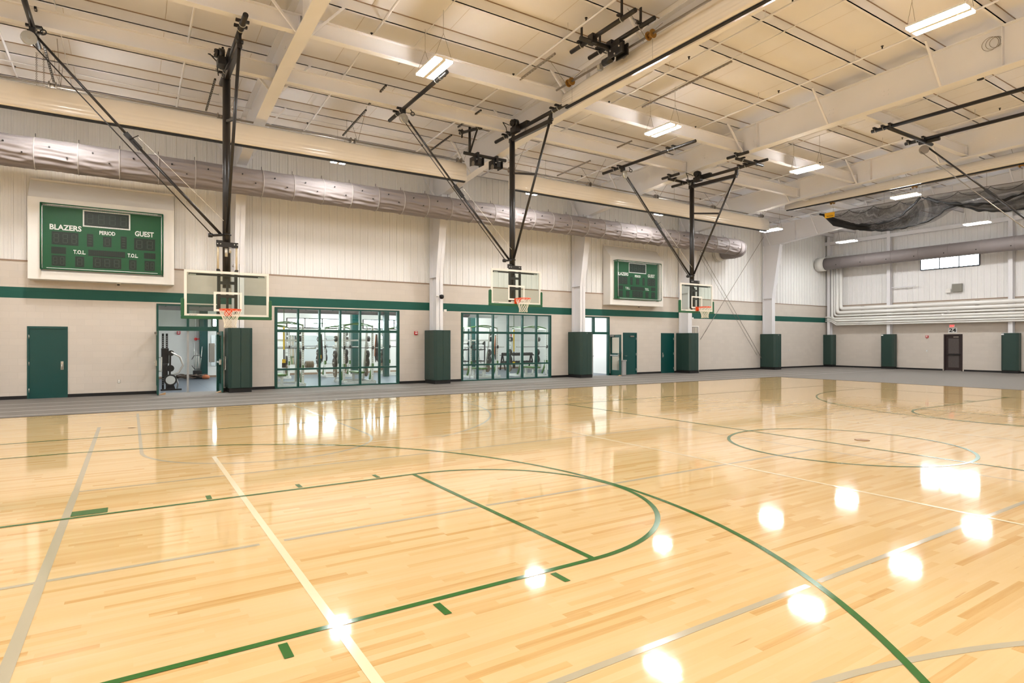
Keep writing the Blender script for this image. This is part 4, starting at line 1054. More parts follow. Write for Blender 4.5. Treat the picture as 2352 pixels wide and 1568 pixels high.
obj('hoist_rod', MB().tube((21.8,9.2,7.95),(21.8,5.8,4.25),.013,8), M['galv'], t)
obj('pulley', MB().disc((21.85,9.12,8.0),.14,.07,(1,.3,0),24), M['galv'], t)
obj('mast', MB().tube((21.9,5.45,8.1),(21.9,5.45,3.0),.088,18), M['mast'], t)

# ------------------------------------------------------------------ retracted black net
t = thing('divider_net', 'black mesh net gathered up in swags under the roof before the end wall', 'net')
def poly(P, y):
    for (ya, za), (yb_, z_b) in zip(P, P[1:]):
        if ya >= y >= yb_: return za+(z_b-za)*(ya-y)/(ya-yb_)
    return P[-1][1] if y < P[-1][0] else P[0][1]
def smooth(P, n=8):
    out = []
    for i in range(len(P)-1):
        p0 = P[max(i-1,0)]; p1 = P[i]; p2 = P[i+1]; p3 = P[min(i+2,len(P)-1)]
        for k in range(n):
            s_ = k/n
            out.append(tuple(.5*((2*p1[j])+(-p0[j]+p2[j])*s_+(2*p0[j]-5*p1[j]+4*p2[j]-p3[j])*s_**2+(-p0[j]+3*p1[j]-3*p2[j]+p3[j])*s_**3) for j in (0,1)))
    out.append(P[-1]); return out
NT = smooth([(17.25,8.30),(14.8,8.26),(12.58,8.24),(10.32,8.18),(8.97,8.14),(4.0,8.1)])
B1 = smooth([(17.25,8.30),(16.6,7.95),(15.6,7.50),(14.4,7.32),(13.45,7.52),(12.62,8.2)])
B2 = smooth([(12.55,8.2),(11.8,7.83),(10.9,7.57),(9.98,7.43),(8.97,7.62),(7.0,8.15)])
LO = smooth([(17.25,8.30),(16.3,7.54),(14.8,7.09),(13.64,6.99),(12.4,7.14),(11.43,7.62),(10.58,7.29),(9.98,7.14),(8.97,7.06),(6,7.5),(4,8.0)])
def sheet(name, top, bot, x, ya, yb_, nu=40, nv=8, bulge=.18):
    def fn(u, v):
        y = ya+(yb_-ya)*u; zt_ = poly(top, y); zb__ = poly(bot, y)
        return (x+bulge*math.sin(PI*v)+.03*math.sin(u*50+v*5), y, zt_+(zb__-zt_)*v)
    return obj(name, MB().grid(fn, nu, nv), M['netb'], t)
sheet('mesh_panel', NT, B1, 29.9, 17.2, 12.65); sheet('mesh_panel', NT, B2, 29.9, 12.5, 6.5)
sheet('mesh_panel', B1, LO, 30.1, 17.2, 12.65, bulge=.3); sheet('mesh_panel', B2, LO, 30.1, 12.5, 6.5, bulge=.3); sheet('mesh_panel', NT, LO, 30.6, 17.2, 5.0); sheet('mesh_panel', B1, LO, 30.25, 17.1, 12.9, bulge=.15); sheet('mesh_panel', B2, LO, 30.3, 12.4, 6.5, bulge=.12)
for P, r, x in ((B1,.075,29.88),(B2,.085,29.88),(LO,.06,30.1)):
    obj('border_band', MB().path([(x+.02*math.sin(9*y),y,zz+.02*math.sin(13*y)) for y, zz in P], [r*(.62+.22*math.sin(7*y+zz*3)+.1*math.sin(17*y)) for y, zz in P], 8), M['nets'], t)
obj('gathered_end', MB().path([(30.0,17.1,8.2),(30.0,16.5,7.75),(30.05,15.6,7.38),(30.1,14.9,7.22)], [.05,.2,.16,.06], 10), M['nets'], t)
obj('lift_cable', MB().path([(30,y,zz) for y, zz in NT], .012, 6), M['galv'], t)
B = MB(); yy = 16.9
while yy > 5.5:
    B.path([(29.86,yy-1.15*s_/8, poly(NT, yy)-.08-.22*(1-abs(2*s_/8-1)**2)) for s_ in range(9)], .012, 5); yy -= 1.15
obj('lacing_rope', B, M['nets'], t)
for y in (16.6,14.2,12.6,10.2,7.9): obj('suspension_cable', MB().tube((30,y,poly(NT,y)),(30,y,9.1),.006,5), M['galv'], t)
tg = obj('warning_tag', MB().box(29.80,29.81,16.45,16.95,8.0,8.26), M['tagy'], t)
obj('printed_bars', MB().box(29.795,29.80,16.52,16.85,8.06,8.10).box(29.795,29.80,16.55,16.88,8.14,8.15), mat('tag_print', (150,110,10), .5), tg)

# ------------------------------------------------------------------ small things in the roof space
def sprinkler(x, ya, yb_, dz, label, heads):
    t = thing('sprinkler_pipe', label, 'sprinkler pipe')
    pts = [(x, ya+(yb_-ya)*i/10, z_purlin(ya+(yb_-ya)*i/10)-dz) for i in range(11)]
    obj('pipe', MB().path(pts, .028, 8), M['steel'], t)
    for y in heads:
        zz = z_purlin(y)-dz
        obj('sprinkler_head', MB().disc((x,y,zz+.06),.018,.05,(0,0,1),8).disc((x,y,zz+.10),.035,.012,(0,0,1),10), M['black'], t)
        obj('pipe_hanger', MB().tube((x,y+.7,zz),(x,y+.7,zz+.3),.007,5), M['steel'], t)
SP = [(-2.6,'over the far left corner of the picture'),(1.2,'left of the first hoop pipe'),(5.0,'right of the first roof beam'),(9.15,'left of the middle hoop pipe'),(12.75,'just right of the mid court roof beam'),(16.8,'left of the third hoop'),(20.9,'over the third hoop pipes'),(24.6,'over the far rolled curtain'),(28.6,'over the black net'),(32.6,'before the last roof beam'),(37.5,'nearest the end wall')]
for x, nm in SP: sprinkler(x, 22.3, RIDGE, .06, 'thin white sprinkler pipe under the purlins '+nm, (20.5, 17.3, 14.2, 11.0, 8.0))
def conduit(x, ya, yb_, label):
    pts = [(x, ya+(yb_-ya)*i/8, z_purlin(ya+(yb_-ya)*i/8)-.02) for i in range(9)]
    return tag(obj('conduit', MB().path(pts, .012, 6), M['steel']), label, 'conduit')
conduit(13.75, 15.2, 6.0, 'thin white conduit feeding the light above the third hoop pipe')
conduit(21.4, 14.5, 6.0, 'thin white conduit feeding the light beyond the third hoop pipes')
conduit(6.1, 15.2, 6.0, 'thin white conduit feeding the light nearest the first hoop mast')
conduit(-1.4, 21, 8, 'thin white conduit in the left bay of the roof')
for y, dz, nm in ((14.6,.12,'nearer'),(19.9,.1,'farther')):
    pts = [(x, y+.06*math.sin(x*.9), z_purlin(y)-dz) for x in [-6+1.5*i for i in range(18)]]
    tag(obj('conduit', MB().path(pts, .014, 6), M['steel']), 'white conduit crossing the left roof bays under the purlins, the %s one' % nm, 'conduit')
def strut_bar(x, ya, yb_, label, m='black'):
    z0, z1 = z_purlin(ya)-.05, z_purlin(yb_)-.05
    t = tag(obj('strut_channel', MB().bar((x,ya,z0-.42),(x,yb_,z1-.42),.045,.045), M['black'] if m == 'black' else M['galv']), label, 'strut channel')
    d = (yb_-ya); n = int(abs(d)/.12); B = MB()
    for k in range(n):
        y = ya+d*(k+.5)/n; zz = z0+(z1-z0)*(k+.5)/n-.42
        B.box(x-.012,x+.012,y-.03,y+.03,zz-.026,zz-.02)
    obj('slots', B, M['chrome'], t)
    return t
strut_bar(-1.68, 15.9, 17.1, 'black slotted strut at the top left beside the first side pipe')
strut_bar(-1.70, 17.6, 19.75, 'black slotted strut with chains at the top left, below the first')
strut_bar(1.86, 15.7, 16.9, 'black slotted strut beside the top of the first mast')
strut_bar(1.89, 17.5, 19.75, 'black slotted strut left of the first mast, below its neighbour')
strut_bar(8.95, 15.7, 17.2, 'black slotted strut left of the curtain motors, near piece')
strut_bar(9.07, 17.9, 19.65, 'black slotted strut left of the curtain motors, far piece')
strut_bar(5.9, 15.6, 17.0, 'black slotted strut right of the first roof beam, near piece')
strut_bar(5.95, 17.4, 19.7, 'black slotted strut right of the first roof beam, far piece')
strut_bar(14.85, 17.6, 19.7, 'dark strut before the third hoop side pipe, far piece', 'g')
strut_bar(14.80, 15.3, 16.8, 'dark strut before the third hoop side pipe, near piece', 'g')
strut_bar(13.1, 9.9, 13.1, 'pale steel strut over mid court right of the roof beam', 'g')
strut_bar(8.85, 5.0, 9.2, 'steel strut beside the mid court motor frame, near piece', 'g'); strut_bar(8.9, 11.9, 13.6, 'steel strut beside the mid court motor frame, far piece', 'g')
for x, nm in ((-1.95,'left'),(-1.80,'right')):
    pts = [(x, 18.7-(.0 if nm == 'left' else .12*(1-i/40)), 8.85-1.15*i/40) for i in range(41)]; B = MB()
    for i in range(0, 40): B.ring(pts[i], .016, .005, (1,0,0) if i % 2 else (0,1,0), 8, 4)
    tag(obj('chain', B, M['galv']), 'hanging steel chain above the long curtain at the left edge, %s strand' % nm, 'chain')
dt = tag(obj('smoke_detector', MB().disc((18.72,6.5,8.64),.10,.06,(0,0,1),24).tube((18.72,6.5,8.66),(18.72,6.5,9.62),.012,6), M['white']), 'round detector on a drop rod under the roof beam at the upper right', 'detector')
obj('detector_face', MB().disc((18.72,6.5,8.60),.075,.03,(0,0,1),20), M['dark'], dt)
B = MB()
for k in range(3): B.ring((18.36,6.05+.06*k,9.28),.13+.02*k,.006,(1,.1,0),24,4)
tag(obj('wire_coil', B, M['galv']), 'coil of thin cable hung on the roof beam at the top right', 'cable coil')
for x, nm in ((-2.2,'nearest the left scoreboard'),(4.7,'over the first window wall'),(9.6,'before the second window wall'),(12.9,'past the middle hoop')):
    c_ = tag(obj('wall_speaker', MB().tube((x,YF-.0,7.78),(x,YF-.16,7.70),.03,8).disc((x,YF-.2,7.66),.05,.1,(0,1,.5),14), M['white']), 'small white fitting high on the ribbed wall above the duct, '+nm, 'wall fitting')
    obj('lens', MB().disc((x,YF-.26,7.63),.035,.02,(0,1,.5),12), M['dark'], c_)
# white jacketed pipes on the end wall
def pipes():
    XP = XR-.45
    data = [(3.94,.108,21.90),(3.68,.105,22.13),(3.48,.062,22.32),(3.29,.075,22.49)]
    nmz = ['topmost','second','third','fourth']
    for (zz, r, yv), nm in zip(data, nmz):
        pts = [(XP,1.5,zz),(XP,yv-.18,zz),(XP,yv-.08,zz+.03),(XP,yv-.02,zz+.09),(XP,yv,zz+.2),(XP,yv,7.3)]
        o = tag(obj('water_pipe', MB().path(pts, r, 16), M['pipe']), 'white jacketed pipe on the end wall, %s of the bundle, turning up at the corner' % nm, 'pipe', 'white pipes on the end wall')
        for y in (20.5, 17.4, 14.2, 11.0): obj('pipe_clip', MB().box(XP-.02,XP+.1,y-.1,y+.1,zz+r,zz+r+.03), M['galv'], o)
        if nm in ('third','fourth'): obj('valve_joint', MB().disc((XP,15.6 if nm == 'third' else 15.9,zz),r+.022,.14,(0,1,0),16), M['pipe'], o)
    for zz, r, nm in ((3.13,.075,'fifth'),(2.975,.05,'sixth'),(2.86,.042,'lowest')):
        pts = [(XP,1.5,zz),(XP,22.2,zz),(XP+.05,22.55,zz+.22),(XP+.12,22.75,zz+.26),(XP+.14,23.05,zz+.26)]
        tag(obj('water_pipe', MB().path(pts, r, 14), M['pipe']), 'white jacketed pipe on the end wall, %s of the bundle, running into the corner' % nm, 'pipe', 'white pipes on the end wall')
    tag(obj('water_pipe', MB().path([(XP+.1,22.95,7.55),(XP+.1,22.0,7.55),(XP+.1,21.85,7.5),(XP+.1,21.78,7.3)], .1, 14), M['pipe']), 'short white pipe elbow above the start of the far duct', 'pipe')
pipes()
tag(obj('junction_box', MB().box(XR-.16,XR-.02,15.05,15.55,4.65,5.12), M['greybox'], None, .01), 'square grey box on the end wall above the white pipes', 'box')
tag(obj('junction_box', MB().box(XR-.10,XR-.02,15.65,15.9,4.62,4.86), M['white'], None, .01), 'small white box beside the grey box on the end wall', 'box')
# exit sign and door number
e = thing('exit_sign', 'red lit EXIT sign above the number 24', 'sign')
obj('sign_body', MB().box(XR-.09,XR-.02,15.42,15.72,2.555,2.735), M['white'], e, .008)
text('lettering', 'EXIT', (XR-.095,15.57,2.645), .13, .24, M['exit'], e, rot=(PI/2,0,-PI/2))
e = thing('number_sign', 'white square sign with black number 24 over the dark exit door', 'sign')
obj('sign_plate', MB().box(XR-.02,XR-.008,15.34,15.79,2.24,2.545), M['wtext'], e)
text('lettering', '24', (XR-.024,15.565,2.39), .22, .36, M['btext'], e, rot=(PI/2,0,-PI/2), bold=.02)
# wall devices
def alarm(loc, rz, label):
    t = thing('fire_alarm', label, 'fire alarm', loc, rz)
    obj('alarm_body', MB().box(-.075,.075,-.06,0,-.06,.075).prism([(-.075,-.06),(.075,-.06),(.05,-.085),(-.05,-.085)], -.06, 0, 1), M['red'], t, .008)
    obj('strobe_lens', MB().box(-.045,.045,-.075,-.06,-.035,.005), M['wtext'], t)
    text('lettering', 'FIRE', (0,-.064,.045), .028, .09, M['wtext'], t)
alarm((10.02,YF,2.09), 0, 'red fire alarm on the beige wall left of the second wall pad')
alarm((XR,16.9,2.03), -PI/2, 'red fire alarm on the end wall left of the exit door')
def outlet(loc, rz, label):
    t = thing('power_outlet', label, 'outlet', loc, rz)
    obj('cover_plate', MB().box(-.04,.04,-.008,0,-.06,.06), M['chrome'], t, .004)
    obj('socket_face', MB().box(-.02,.02,-.012,-.008,-.045,-.005).box(-.02,.02,-.012,-.008,.005,.045), M['wtext'], t)
outlet((-.31,YF,.45), 0, 'outlet low on the beige wall between the left door and the open door')
outlet((36.35,YF,1.17), 0, 'outlet on the beige wall right of the fifth pad')
outlet((XR,16.92,1.17), -PI/2, 'outlet on the end wall below the red alarm')
t = thing('security_camera', 'black dome camera on a white arm on the second column', 'camera', (10.79,22.36,3.58))
obj('camera_arm', MB().path([(-.12,-.01,.05),(-.2,-.1,.02),(-.05,-.14,0)], .018, 8), M['white'], t)
obj('camera_dome', MB().lathe([(.0,-.1),(.06,-.085),(.095,-.03),(.1,.02),(.085,.07),(.0,.09)], (0,-.16,0), 20), M['dark'], t)
for x, nm in ((11.05,'second'),(26.35,'fourth')):
    tag(obj('sensor_box', MB().box(x-.06,x+.06,YF-.06-.6,YF-.66+.1,2.93,3.05) if False else MB().box(x,x+.12,22.5,22.56,2.98,3.08), M['white'], None, .008), 'small white box on the %s column beside the green band' % nm, 'box')
# louvred panel beside the fourth column
t = thing('louver_panel', 'tall cream framed panel with a louvre at its top, behind the fourth pad', 'louvre')
obj('panel_frame', MB().box(27.5,27.56,YF-.03,YF,0,2.63).box(26.6,26.66,YF-.03,YF,0,2.63).box(26.66,27.5,YF-.03,YF,2.57,2.63), M['white'], t)
obj('panel_leaf', MB().box(26.66,27.5,YF-.015,YF,.02,2.1), M['vinyl'], t)
B = MB()
for k in range(9): B.box(26.68+.09*k,26.73+.09*k,YF-.02,YF,2.12,2.55)
obj('louver_blades', B, M['vinyl'], t); obj('louver_back', MB().box(26.66,27.5,YF-.006,YF,2.1,2.57), M['brown'], t)
# bin and wedges
t = thing('waste_bin', 'slim grey plastic waste bin between the glazed door and the teal door', 'waste bin', (21.42,22.82,0))
obj('bin_body', MB().prism([(-.14,-.12),(.14,-.12),(.14,.12),(-.14,.12)], 0.0, .74, 2), M['bin'], t, .02); obj('bin_rim', MB().box(-.165,.165,-.14,.14,.72,.78), M['bin'], t, .01)
for loc, rz, nm in (((.87,22.5,0),0,'in front of the left leaf of the open double door'),((2.56,22.42,0),.4,'under the right leaf of the open double door'),((20.78,22.35,0),.2,'under the open glazed door beyond the third pad')):
    o = tag(obj('door_wedge', MB().prism([(-.13,0),(.1,0),(.1,.075)], -.045, .045, 1), M['wedge']), 'small tan wooden wedge '+nm, 'door wedge'); o.location = loc; o.rotation_euler = (0,0,rz)

# ------------------------------------------------------------------ weight room behind the glass
WX0, WX1, WYB, WZ = .1, 21.6, 32.2, 4.1
Y0 = YF+TH
struct('floor_weight_room', MB().q([(WX0,YF,-.001),(WX1,YF,-.001),(WX1,WYB,-.001),(WX0,WYB,-.001)]), M['gymfloor'], 'grey rubber tile floor of the weight room behind the windows', 'floor')
b = MB(); WN = [(3.35,6.05),(6.82,9.52),(10.85,13.55)]; wz0, wz1 = 2.44, 2.96
us = [WX0]+[v for w_ in WN for v in w_]+[WX1]
for i in range(0, len(us), 2): b.q([(us[i],WYB,0),(us[i+1],WYB,0),(us[i+1],WYB,WZ),(us[i],WYB,WZ)])
for a_, c_ in WN: b.q([(a_,WYB,0),(c_,WYB,0),(c_,WYB,wz0),(a_,WYB,wz0)]); b.q([(a_,WYB,wz1),(c_,WYB,wz1),(c_,WYB,WZ),(a_,WYB,WZ)]); b.box(a_,c_,WYB,WYB+.15,wz0-.02,wz0)
struct('wall_weight_room_back', b, M['iwall'], 'white back wall of the weight room with high windows', 'wall')
struct('wall_weight_room_side', MB().q([(WX0,Y0,0),(WX0,WYB,0),(WX0,WYB,WZ),(WX0,Y0,WZ)]).q([(WX1,Y0,0),(WX1,WYB,0),(WX1,WYB,WZ),(WX1,Y0,WZ)]), M['iwall'], 'white side walls of the weight room', 'wall')
struct('ceiling_weight_room', MB().q([(WX0,Y0,WZ),(WX1,Y0,WZ),(WX1,WYB,WZ),(WX0,WYB,WZ)]), M['iwall'], 'white ceiling of the weight room', 'ceiling')
struct('baseboard_weight_room', MB().box(WX0,WX1,WYB-.02,WYB,0,.1), M['sill'], 'tan base along the back wall of the weight room', 'baseboard')
for k, (a_, c_) in enumerate(WN):
    t = thing('window_%d' % (4+k), 'bright strip window high in the back wall of the weight room, %s of three' % ['leftmost','middle','rightmost'][k], 'window', kind='structure')
    B = MB().box(a_,c_,WYB-.03,WYB+.05,wz0,wz0+.04).box(a_,c_,WYB-.03,WYB+.05,wz1-.04,wz1)
    for q_ in range(4): x = a_+(c_-a_)*q_/3; B.box(x-.03,x+.03,WYB-.03,WYB+.05,wz0,wz1)
    obj('window_frame', B, M['black'], t)
    for q_ in range(3): obj('pane', MB().box(a_+(c_-a_)*q_/3+.03,a_+(c_-a_)*(q_+1)/3-.03,WYB+.02,WYB+.026,wz0+.04,wz1-.04), M['glass'], t)
for x, nm in ((2.95,'left'),(10.3,'middle'),(17.6,'right')):
    struct('steel_column', MB().box(x-.17,x+.17,WYB-.35,WYB-.01,0,WZ), M['teal'], 'dark green column against the back wall of the weight room, %s one' % nm, 'column')
struct('steel_column', MB().box(10.58,10.83,28.2,28.45,0,WZ), M['teal'], 'slim green column standing free in the weight room behind the first window wall', 'column')
t = thing('air_duct', 'grey fabric duct under the ceiling of the weight room', 'air duct')
obj('duct_sleeve', MB().tube((WX0+.1,28.5,3.40),(15.4,28.5,3.40),.36,28), M['duct'], t); obj('end_collar', MB().tube((15.4,28.5,3.40),(17.2,28.5,3.4),.37,28), M['ductw'], t)
for k in range(24): obj('air_nozzle', MB().disc((WX0+.5+.62*k,28.5-.30,3.20),.022,.04,(0,-1,-.66),8), M['black'], t)
first = None
for (x, y), nm in zip([(1.6,24.6),(5.4,25.3),(9.4,25.3),(13.4,25.3),(17.4,25.3),(20.4,25.0),(5.4,30.6),(9.4,30.6),(13.4,30.6),(17.4,30.6)], ['just inside the open double door','above the first rack','above the middle of the first window wall','above the left rack of the second window wall','above the right rack of the second window wall','inside the open glazed door','at the back left','at the back, second from the left','at the back, third from the left','at the back right']):
    if first is None:
        first = thing('strip_light', 'x', 'ceiling light', (0,0,0), group='strip lights in the weight room')
        obj('housing', MB().box(-.7,.7,-.16,.16,.02,.08), M['white'], first); obj('diffuser', MB().box(-.68,.68,-.14,.14,0,.02), M['lampw'], first); o = first
    else: o = dup(first, (0,0,0))
    o.location = (x, y, WZ-.5 if y < 26 else WZ-.35); o['label'] = 'lit strip light of the weight room '+nm

def plate_mesh(r, w_): 
    return MB().disc((0,0,0), r, w_, (1,0,0), 24).ring((-w_*.5,0,0), r*.88, .012, (1,0,0), 24, 5).ring((w_*.5,0,0), r*.88, .012, (1,0,0), 24, 5)
PLM = {}
def wplate(loc, r, m, label, group, rz=0):
    key = (r, m); o = bpy.data.objects.new('weight_plate', None)
    bpy.data.objects.remove(o)
    if key not in PLM: PLM[key] = new_mesh('weight_plate', plate_mesh(r, .035), M[m])
    o = bpy.data.objects.new('weight_plate', PLM[key]); COL.objects.link(o); o.location = loc; o.rotation_euler = (0,0,rz)
    hub = PLM.get('hub') or PLM.setdefault('hub', new_mesh('plate_hub', MB().disc((0,0,0), .04, .05, (1,0,0), 14), M['chrome']))
    h = bpy.data.objects.new('plate_hub', hub); COL.objects.link(h); h.parent = o
    return tag(o, label, 'weight plate', group)
def rack(cx, y0, w, dpt, side, nm, plates=True, bar=True, bench=True):
    H = 2.42
    t = thing('power_rack', 'white power rack with green fittings, the '+nm+' of the weight room', 'power rack', group='white power racks in the weight room')
    for xx in (cx-w/2, cx+w/2):
        up = obj('front_upright', MB().box(xx-.04,xx+.04,y0-.04,y0+.04,0,H), M['rackw'], t)
        B = MB(); 
        for k in range(22): B.disc((xx,y0-.041,.35+k*.09),.014,.006,(0,1,0),8)
        obj('upright_holes', B, M['holes'], up)
        obj('rear_upright', MB().bar((xx,y0+dpt,0),(xx,y0+dpt*.55,H),.08,.08), M['rackw'], t)
        obj('base_rail', MB().box(xx-.04,xx+.04,y0-.35,y0+dpt+.1,.0,.09).disc((xx,y0-.3,.1),.03,.05), M['rackw'], t)
        obj('safety_arm', MB().box(xx-.035,xx+.035,y0-.1,y0+.1,.62,.80).bar((xx,y0+.05,.62),(xx,y0+.35,.12),.06,.08), M['rackg'], t)
        obj('top_rail', MB().box(xx-.035,xx+.035,y0,y0+dpt*.55,H-.08,H), M['rackw'], t)
        obj('bar_hook', MB().box(xx-.03,xx+.03,y0-.12,y0-.04,1.40,1.44).box(xx-.03,xx+.03,y0-.12,y0-.10,1.44,1.55), M['black'], t)
        if plates:
            for k, (zz, r, m) in enumerate(((2.12,.10,'iron'),(1.85,.12,'iron'),(1.55,.15,'rackw'),(1.18,.17,'iron'),(.82,.22,'iron'),(.42,.225,'ironb'))):
                s_ = 1 if xx > cx else -1; yy = y0+dpt*(.9-.3*zz/H)
                obj('plate_peg', MB().tube((xx,yy,zz),(xx+s_*.22,yy,zz),.018,8), M['chrome'], t)
                if (k+int(cx*10)) % 5 != 0 or k > 3:
                    two = k in (1, 3, 4); tn = {'iron':'dark','rackw':'white','ironb':'bronze'}[m]+' weight plate on the '+['top','second','third','fourth','fifth','lowest'][k]+(' right' if s_ > 0 else ' left')+' peg of the '+nm
                    wplate((xx+s_*.075,yy,zz), r, m, tn+(', inner' if two else ''), 'plates on the '+nm)
                    if two: wplate((xx+s_*.125,yy,zz), r, m, tn+', outer', 'plates on the '+nm)
    n = 12
    obj('pull_up_bar', MB().path([(cx-w/2+w*i/n, y0-.02, H-.04+.12*math.sin(PI*i/n)) for i in range(n+1)], .028, 8).path([(cx-w/2-.15+(w+.3)*i/n, y0+dpt*.5, H-.04+.09*math.sin(PI*i/n)) for i in range(n+1)], .024, 8), M['rackg'], t)
    obj('cross_rail', MB().box(cx-w/2,cx+w/2,y0+dpt-.04,y0+dpt+.04,.02,.10).box(cx-w/2,cx+w/2,y0+dpt*.6-.03,y0+dpt*.6+.03,1.75,1.82), M['rackw'], t)
    obj('floor_frame', MB().box(cx-w/2+.04,cx+w/2-.04,y0-.34,y0-.28,0,.05).box(cx-w/2+.04,cx+w/2-.04,y0+.2,y0+.26,0,.05), M['rackw'], t)
    if bar:
        bt = thing('barbell', 'steel barbell lying across the '+nm, 'barbell', group='barbells on the racks')
        obj('bar_shaft', MB().tube((cx-1.1,y0-.075,1.47),(cx+1.1,y0-.075,1.47),.015,10), M['iron'], bt)
        obj('bar_sleeve', MB().tube((cx-1.1,y0-.075,1.47),(cx-.72,y0-.075,1.47),.026,10), M['chrome'], bt); obj('bar_sleeve', MB().tube((cx+1.1,y0-.075,1.47),(cx+.72,y0-.075,1.47),.026,10), M['chrome'], bt)
    if bench:
        bt = thing('weight_bench', 'white weight bench with green pad in the '+nm, 'bench', group='benches in the racks')
        bx = cx+bench
        obj('bench_pad', MB().box(bx-.15,bx+.15,y0-.25,y0+.95,.40,.48), M['rackg'], bt, .02)
        obj('bench_frame', MB().box(bx-.04,bx+.04,y0-.2,y0+.9,.33,.40).box(bx-.05,bx+.05,y0-.16,y0-.08,.05,.33).box(bx-.05,bx+.05,y0+.78,y0+.86,.05,.33), M['rackw'], bt)
        obj('bench_foot', MB().box(bx-.25,bx+.25,y0-.16,y0-.08,0,.06).box(bx-.25,bx+.25,y0+.78,y0+.86,0,.06), M['rackw'], bt)
    return t
rack(5.12, 24.25, 1.22, 1.25, 1, 'first rack along the windows', bench=-.2)
rack(8.08, 24.6, 1.22, 1.2, 1, 'second rack along the windows', bench=.05)
rack(14.35, 24.9, 1.45, 1.2, 1, 'third rack along the windows', bench=-.1)
rack(17.0, 24.5, 1.5, 1.2, 1, 'fourth rack along the windows', bench=.1)
rack(5.7, 29.4, 1.22, 1.1, 1, 'back left rack', bench=.1)
rack(8.6, 29.4, 1.22, 1.1, 1, 'back middle rack', bench=0)
rack(11.9, 29.4, 1.22, 1.1, 1, 'back right rack', bench=0)
for k in range(6): wplate((5.97+.05*k,24.7,.80), .15, 'ironb', 'brown bumper plate in the row on the first rack, %s from the left' % ORD[k], 'bumper plates on the first rack')
def strap(x, y, z1, z0, nm):
    t = thing('suspension_strap', 'yellow and black strap hanging '+nm, 'strap')
    zm = z0+(z1-z0)*.4
    obj('yellow_band', MB().box(x-.03,x+.03,y-.006,y+.006,zm,z1).box(x-.06,x+.06,y-.02,y+.02,z0+.06,z0+.2), M['yellow'], t)
    obj('black_band', MB().box(x-.02,x+.02,y-.005,y+.005,z0+.2,zm).box(x-.07,x+.07,y-.015,y+.015,z0-.12,z0+.06), M['black'], t)
    obj('hook', MB().ring((x,y,z1+.02),.03,.008,(0,1,0),12,5).tube((x,y,z1+.03),(x,y,2.44),.006,5), M['chrome'], t)
for x, y, z0, nm in ((4.98,24.05,.85,'at the left end of the first window wall'),(6.35,24.1,1.0,'in the third pane of the first window wall'),(10.95,26.6,.9,'in the last pane of the first window wall, left one'),(11.4,26.6,1.1,'in the last pane of the first window wall, right one'),(15.75,24.4,.55,'in the fourth pane of the second window wall')):
    strap(x, y, 2.3, z0, nm)
    tag(obj('anchor_bar', MB().tube((x-.25,y,2.45),(x+.25,y,2.45),.02,8).tube((x,y,2.45),(x,y,WZ),.014,6), M['rackg']), 'green bar above the strap '+nm, 'anchor bar')
def band(x, y, nm):
    t = thing('resistance_band', 'dark and orange exercise bands draped '+nm, 'exercise band')
    obj('dark_bands', MB().prism([(x-.025,2.05),(x+.025,2.05),(x+.06,1.5),(x+.075,1.05),(x+.05,.86),(x+.01,.98),(x-.03,.84),(x-.075,1.1),(x-.06,1.6)], y-.03, y+.03, 1), M['cloth'], t)
    obj('orange_band', MB().prism([(x-.035,2.0),(x-.02,2.0),(x-.06,1.5),(x-.075,1.1),(x-.10,1.12),(x-.085,1.5)], y-.04, y+.02, 1), M['clotho'], t)
    obj('band_peg', MB().tube((x,y+.1,2.05),(x,y-.12,2.05),.02,8), M['chrome'], t)
for x, y, nm in ((6.75,25.4,'in the third pane of the first window wall'),(8.93,24.75,'beside the right rack upright of the first window wall'),(15.05,24.95,'in the third pane of the second window wall'),(18.35,24.9,'at the right end of the second window wall')):
    band(x, y, nm)
# dumbbell rack
t = thing('dumbbell_rack', 'black two tier dumbbell rack at the back right of the weight room', 'dumbbell rack', (20.0,30.6,0))
for zz in (.42, .92): obj('shelf', MB().box(-1.15,1.15,-.2,.2,zz-.03,zz).box(-1.15,1.15,-.22,-.2,zz-.05,zz+.04), M['black'], t)
for x in (-1.05, 1.05): obj('leg', MB().bar((x,-.3,0),(x,.05,1.0),.07,.05).bar((x,.3,0),(x,.05,1.0),.07,.05), M['black'], t)
db = None
for zz, nm in ((.99,'upper'),(.49,'lower')):
    for k in range(9):
        lab = '%s black dumbbell from the left on the %s shelf of the dumbbell rack' % (ORD[k], nm); g_ = 'dumbbells on the %s shelf' % nm
        if db is None:
            db = thing('dumbbell', lab, 'dumbbell', (0,0,0), group=g_)
            obj('dumbbell_head', MB().disc((0,-.09,0),.07,.09,(0,1,0),8), M['iron'], db); obj('dumbbell_head', MB().disc((0,.09,0),.07,.09,(0,1,0),8), M['iron'], db); obj('handle_grip', MB().tube((0,-.06,0),(0,.06,0),.016,8), M['chrome'], db); o = db
        else: o = dup(db, (0,0,0), lab, g_)
        o.location = (20.0-1.0+.25*k, 30.6, zz-.0)
